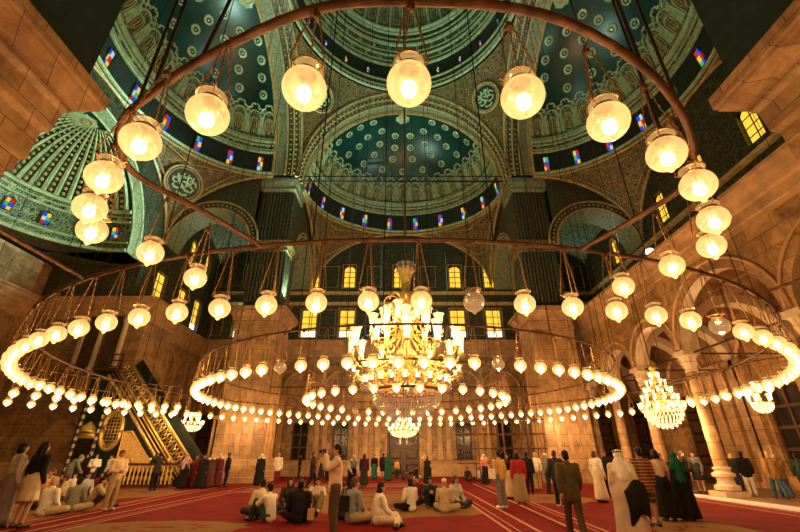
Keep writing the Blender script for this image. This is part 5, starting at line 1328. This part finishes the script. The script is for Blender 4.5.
# left crowd
P_(-6, 529, 'dark-haired woman in pale grey top cut off at the left edge', 'stand', 150, B_((.4,.36,.28)), ls((.2,.17,.13)), ('bob','black'), 1.12)
P_(17, 529, 'woman with long black hair, black top and cream skirt, back turned', 'stand', 165, B_(BK), ks(CR), ('long','black'), 1.13)
P_(62, 494, 'stooping person wrapped in a grey-green shawl behind the seated crowd', 'bend', 130, Jk((.16,.17,.13)), ls((.12,.12,.1)), ('scarf',(.22,.23,.18)), 1.05)
P_(78, 490, 'woman in full black robe standing before the minbar gate', 'stand', 20, B_(BK), rb(BK), ('scarf',BK))
P_(87, 491, 'man in white shirt with bag strap before the gilt oval medallion', 'hold', 30, S_(WH), tr(DK), ('short','black'))
P_(103, 490, 'man in white shirt behind the standing man in khaki', 'stand', -30, S_(WH), tr(DK), ('short','black'), .98)
P_(107, 511, 'man standing in cream shirt and khaki trousers by the seated crowd', 'hold', 60, S_((.6,.45,.28)), tr(KH), ('short','brown'), 1.04, shoe=1, extra=bag((.66,.6,.5), 'shoulder_bag', (.2, .2, 1.15), (.12,.1,.18), 'pale bundle on the shoulder'))
P_(42, 517, 'fair-haired person seated in a big white shirt, back to the viewer', 'cross', 170, S_(WH), tr(BE), ('short','blond'), 1.15)
P_(70, 513, 'black-haired person seated in a grey-green checked shirt, back turned', 'cross', 190, S_((.22,.22,.15)), tr(BE), ('short','black'), 1.1)
P_(92, 508, 'seated man in beige jacket at the right end of the left crowd', 'knees', 120, Jk((.42,.33,.18)), tr(DK), ('short','black'), 1.05)
P_(81, 499, 'black-haired person seated in pale blue-grey shirt inside the left crowd', 'cross', 60, S_((.38,.4,.38)), tr(DK), ('short','black'), 1.1)
P_(70, 495, 'person seated in a bright white shirt at the middle of the left crowd', 'cross', 10, S_(WH), tr(DK), ('short','black'))
P_(38, 501, 'person seated in an orange-brown patterned top behind the white shirt', 'cross', 40, S_((.42,.2,.1)), tr(DK), ('short','brown'), 1.15)
P_(50, 496, 'seated person in a flowered cream top near the woman in black', 'cross', -20, B_((.5,.36,.25)), ls(DK), ('bob','brown'), 1.2)
P_(30, 510, 'person seated in dark clothes at the feet of the woman in black', 'cross', 100, S_(DK), tr(DK), ('short','black'), 1.1)
P_(97, 493, 'seated person in dark red near the foot of the minbar fence', 'cross', 30, S_(MA), tr(DK), ('short','black'))
P_(60, 503, 'seated person in sand-coloured shirt with light brown hair in the left crowd', 'cross', -60, S_(BE), tr(DK), ('short','brown'), 1.05)
P_(105, 499, 'seated child in white by the standing man in khaki', 'cross', -40, S_(CR), tr(DK), ('short','black'), .8)
# by the minbar
P_(152, 491, 'man in dark suit leaning to photograph in front of the minbar fence', 'camera', -115, Jk(DK), tr(BK), ('short','black'), 1.04, extra=cam_extra)
P_(160, 485, 'woman in dark top and cream skirt beside the photographing man', 'stand', -90, B_(DK), ks(WH), ('bob','brown'))
P_(181, 489, 'woman under a long dusty pink veil and black skirt, leftmost of the robed group', 'stand', 160, B_((.3,.18,.17)), rb(BK), ('veil',(.42,.26,.24)), 1.0)
P_(191, 488.5, 'woman in maroon dress next to the dusty pink veil', 'stand', -20, B_(MA), rb(MA), ('bob','brown'), .97)
P_(199, 489, 'woman in black dress with black hair in the robed group', 'stand', 10, B_(BK), rb(BK), ('long','black'), .98)
P_(207, 488, 'woman in dark dress with cream headscarf in the robed group', 'stand', 20, B_(DK), rb((.1,.04,.03)), ('scarf',CR), .97)
P_(214, 487.5, 'woman in maroon dress with pale cream headscarf in the robed group', 'stand', -10, B_(MA), rb((.1,.02,.03)), ('scarf',(.62,.52,.36)), 1.0)
P_(222, 487, 'dark-haired man in black suit at the base of the left far pier', 'stand', 120, Jk(BK), tr(BK), ('short','black'), 1.03)
P_(258, 486, 'person in black robe with white headscarf right of the left far pier', 'stand', 0, B_(BK), rb(BK), ('scarf',WH))
P_(276, 484, 'man in loose white shirt and maroon trousers near the far left window', 'stand', 180, Jk(WH), tr(MA), ('short','grey'), 1.03)
P_(299, 473, 'dark figure standing below the dark left window of the far wall', 'stand', 90, S_(BK), tr(BK), ('short','black'))
P_(311, 489, 'dark-clothed person walking just left of the man with the camera', 'walk', 90, Jk((.05,.02,.02)), tr(BK), ('short','brown'), 1.05)
P_(321, 478, 'woman in yellow top and dark skirt beyond the walking figure', 'stand', 20, B_((.5,.38,.12)), ls(DK), ('bob','black'))
P_(327, 481, 'man in dark teal jacket next to the woman in yellow', 'stand', -30, Jk(TL), tr(BK), ('short','black'), 1.03)
P_(332, 560, 'man in cream shirt and brown trousers raising a camera to his face', 'camera', -75, S_((.62,.45,.32)), tr((.09,.055,.03)), ('short','black'), 1.07, extra=cam_extra, pos=(-1.72, 10.0))
P_(351, 493, 'person in pale grey top and black skirt right behind the man with the camera', 'bend', 20, B_((.3,.3,.27)), ls(BK), ('scarf',(.32,.3,.26)), 1.04)
P_(354, 487, 'child in pinkish white blouse and red shorts near the grey-scarfed person', 'stand', 10, B_((.62,.42,.36)), ('shorts', RD), ('bob','brown'), .85)
P_(362, 487, 'woman in dark plum jacket and skirt left of the far door', 'stand', 180, Jk((.06,.015,.03)), ls(DK), ('bob','black'), 1.0)
P_(374, 480, 'woman in black top and bright green skirt left of the far door', 'stand', 10, B_(BK), ls(GN), ('short','black'))
P_(383, 480, 'man in long black coat before the left leaf of the far door', 'stand', 180, Jk(BK), ('coat', BK), ('short','black'), 1.04)
P_(388, 481, 'woman in long dark green dress before the far door', 'stand', 150, B_(GN), rb((.02,.1,.06)), ('scarf',(.06,.1,.07)), 1.0)
P_(397, 479, 'child in yellow shirt before the middle of the far door', 'stand', 30, S_(OR), tr(DK), ('short','black'), .8)
P_(404, 480, 'person in dark clothes sitting low at the foot of the far door', 'knees', 20, S_(DK), tr((.1,.06,.04)), ('short','brown'))
P_(415, 480, 'person in black with white collar sitting right of the far door', 'side', 60, S_(BK), tr(CR), ('short','black'), 1.05)
P_(423, 480, 'woman with white headscarf and orange-brown dress right of the far door', 'stand', 10, B_((.4,.2,.08)), rb((.3,.15,.07)), ('scarf',WH), .98)
P_(428, 484, 'girl in black dress with bare arms right of the orange-brown dress', 'stand', 150, ('tee', BK), rb(BK), ('bob','brown'), .92)
P_(468, 481, 'person in dark clothes seated by the base of the far wall', 'cross', 20, S_(DK), tr(DK), ('short','black'))
P_(475, 481, 'person in cream seated by the base of the far wall', 'cross', -20, S_(CR), tr(DK), ('short','black'), .95)
P_(486, 485, 'woman with white headscarf, red and white top and black skirt', 'stand', 10, B_((.55,.2,.15)), ls(BK), ('scarf',WH), .98)
# middle circles
P_(259, 518, 'person seated in cream shirt at the left back of the left circle', 'cross', 215, S_(CR), tr(DK), ('short','black'), 1.1)
P_(268, 523, 'seated man in white shirt with belt and dark green trousers, side view', 'knees', 240, S_(WH), tr((.03,.07,.05)), ('short','black'), 1.05)
P_(288, 513, 'long-haired woman in dark dress facing us in the left circle', 'cross', 10, B_(DK), ls(DK), ('long','black'), 1.1)
P_(296, 524, 'seated person in black, back to the viewer, with a tan bag', 'cross', 185, Jk(BK), ls(BK), ('bun','black'), 1.15, extra=bag((.42,.27,.12), 'handbag', (-.3,.05,.2), (.08,.14,.14), 'tan bag'))
P_(316, 511, 'man in white sweater sitting with knees up and hands together', 'knees', 5, S_((.6,.5,.38)), tr((.22,.18,.08)), ('short','black'), 1.08, shoe=1)
P_(352, 524, 'man in grey shirt with backpack sitting with back half turned', 'cross', 130, S_((.24,.25,.25)), tr(BE), ('short','brown'), 1.2, extra=bag(BK, 'backpack', (.0,.24,.42), (.12,.09,.2), 'dark backpack'))
P_(340, 520, 'person in olive vest seated in front of the man with the backpack', 'cross', 90, Jk(OL), tr(DK), ('short','black'), 1.02)
P_(374, 526, 'black-haired woman in white blouse leaning on one hand', 'side', 110, B_(WH), tr(CR), ('bob','black'), 1.08)
P_(411, 512, 'woman in white top at the left of the right-hand seated circle', 'cross', 215, B_(WH), ls(BK), ('bob','black'), 1.05)
P_(418, 505, 'dark-dressed person behind the white top in the right-hand circle', 'cross', -30, S_(MA), tr(BK), ('short','black'), 1.05)
P_(429, 507, 'person in dark green sweater facing us in the right-hand circle', 'knees', 0, S_((.02,.05,.045)), tr(BK), ('short','black'), 1.05)
P_(445, 513, 'person in beige shirt and pale cap seated in the right-hand circle', 'cross', 160, S_((.52,.38,.22)), tr(BE), ('cap',WH), 1.05)
P_(456, 508, 'long-haired woman in grey-white top with black bag in the right-hand circle', 'cross', 40, B_((.5,.46,.4)), tr(DK), ('long','brown'), 1.1, extra=bag(BK, 'shoulder_bag', (.28,.1,.2), (.07,.14,.13), 'black bag'))
# right of centre
P_(503, 509, 'man in yellow shirt and grey trousers carrying a white bag', 'stand', -150, S_(OR), tr((.2,.18,.14)), ('short','black'), 1.03, shoe=1, extra=bag(WH, 'plastic_bag', (.3,-.05,1.05), (.03,.16,.18), 'white carrier bag'))
P_(512, 500, 'woman in black top and tan skirt beside the scaffold', 'stand', -60, B_(BK), ls(BE), ('bob','black'), 1.0)
P_(522, 505, 'woman in red jacket and tan skirt before the scaffold, back turned', 'stand', 175, Jk(RD), ls((.36,.25,.12)), ('bob','black'), 1.0)
P_(531, 495, 'man in black jacket behind the red jacket', 'stand', 150, Jk(BK), tr(BK), ('short','black'), 1.03)
P_(539, 491, 'man in white shirt and khaki trousers at the scaffold', 'stand', 170, S_(WH), tr(KH), ('short','grey'), 1.03)
P_(550, 494, 'person with white cap standing behind the man in the dark suit', 'stand', 90, S_(GR), tr(DK), ('cap',WH), 1.0)
P_(562, 508, 'man in dark suit before the right far pier', 'stand', 140, Jk((.03,.03,.028)), tr(BK), ('short','brown'), 1.04, shoe=1)
P_(592, 548, 'large near man in olive-brown suit walking with his back turned', 'walk', 170, Jk((.09,.065,.03)), tr((.07,.045,.02)), ('short','black'), 1.0, pos=(3.5, 10.2))
P_(603, 503, 'woman in white blouse and white striped long skirt', 'stand', 120, B_(WH), ls((.6,.48,.34)), ('bob','brown'), 1.04)
P_(612, 497, 'man in dark jacket facing the woman in white', 'stand', -60, Jk(BK), tr(BK), ('short','brown'), 1.05)
P_(640, 548, 'man in white head cloth with black cord, cream robe and black cloak on his arm', 'stand', 160, Jk((.62,.48,.34)), rb((.58,.44,.32)), ('gutra',(.72,.64,.54)), 1.0, pos=(4.62, 10.0))
STR_ = P_(655, 527, 'man in brown striped shirt and plaid shorts, back turned', 'stand', 185, Jk((.2,.07,.035)), ('shorts', (.12,.06,.04)), ('short','black'), 1.05)
for _c in STR_.children:
    if _c.name.startswith('jacket'): _c.material_slots[0].material = striped((.16,.055,.03), (.5,.3,.16))
    if _c.name.startswith('shorts'): _c.material_slots[0].material = striped((.1,.05,.035), (.3,.18,.1), .12)
P_(671, 522, 'black-haired woman in beige blouse and long black skirt, back turned', 'stand', 175, T__((.6,.44,.26)), ls(BK), ('bob','black'), 1.03)
P_(690, 521, 'woman in black cloak with dark green headscarf, back turned', 'stand', 170, B_(BK), rb(BK), ('veil',(.01,.08,.05)), .99)
P_(670, 498, 'brown-haired person glimpsed between the beige blouse and green headscarf', 'stand', 30, S_(MA), tr(DK), ('short','brown'), 1.0)
P_(686, 493, 'woman in cream jacket beyond the green headscarf', 'stand', -40, Jk(CR), ls(BE), ('bob','brown'), 1.0)
P_(692, 494, 'man in black suit left of the near column base', 'stand', 40, Jk(BK), tr(BK), ('short','brown'), 1.06)
P_(699, 494, 'person in dark grey coat beside the near column base', 'stand', -60, Jk((.07,.065,.06)), ('coat', BK), ('short','black'), 1.05)
P_(734, 488, 'dark figure in the shade just right of the near column', 'stand', 60, Jk(BK), tr(BK), ('short','black'), 1.0)
P_(743, 494, 'fair-haired woman in black jacket right of the near column', 'stand', 100, Jk(BK), tr(NV), ('bob','blond'), 1.0)
P_(754, 496, 'person in black jacket and white trousers right of the near column', 'stand', 150, Jk(BK), tr(WH), ('short','black'), 1.04, shoe=1)
P_(783, 500, 'bald man in brown jacket and dark trousers at the right', 'walk', 165, Jk((.3,.16,.06)), tr(TL), ('bald','black'), 1.05)
P_(789, 499, 'person in blue jeans half hidden by the bald man', 'walk', 160, Jk((.3,.17,.08)), tr(BL), ('short','grey'), .98)
P_(812, 500, 'person in dark green jacket at the right edge', 'stand', 140, Jk((.03,.06,.04)), tr(BK), ('short','black'), 1.0)
# black cloak over the arm of the man in the white head cloth
mb = MB(); mb.grid(lambda a, b: (4.92 + .02*math.sin(a*9) - .45*a, 9.78 - .06*math.sin(b*3), 1.2 - .62*b - .35*abs(a - .35)), 10, 10)
o = mb.build('cloak', cloth(BK), smooth=True); m = o.modifiers.new('thick', 'SOLIDIFY'); m.thickness = .05; tag(o, 'folded black cloak carried by the man in the white head cloth', 'cloak')
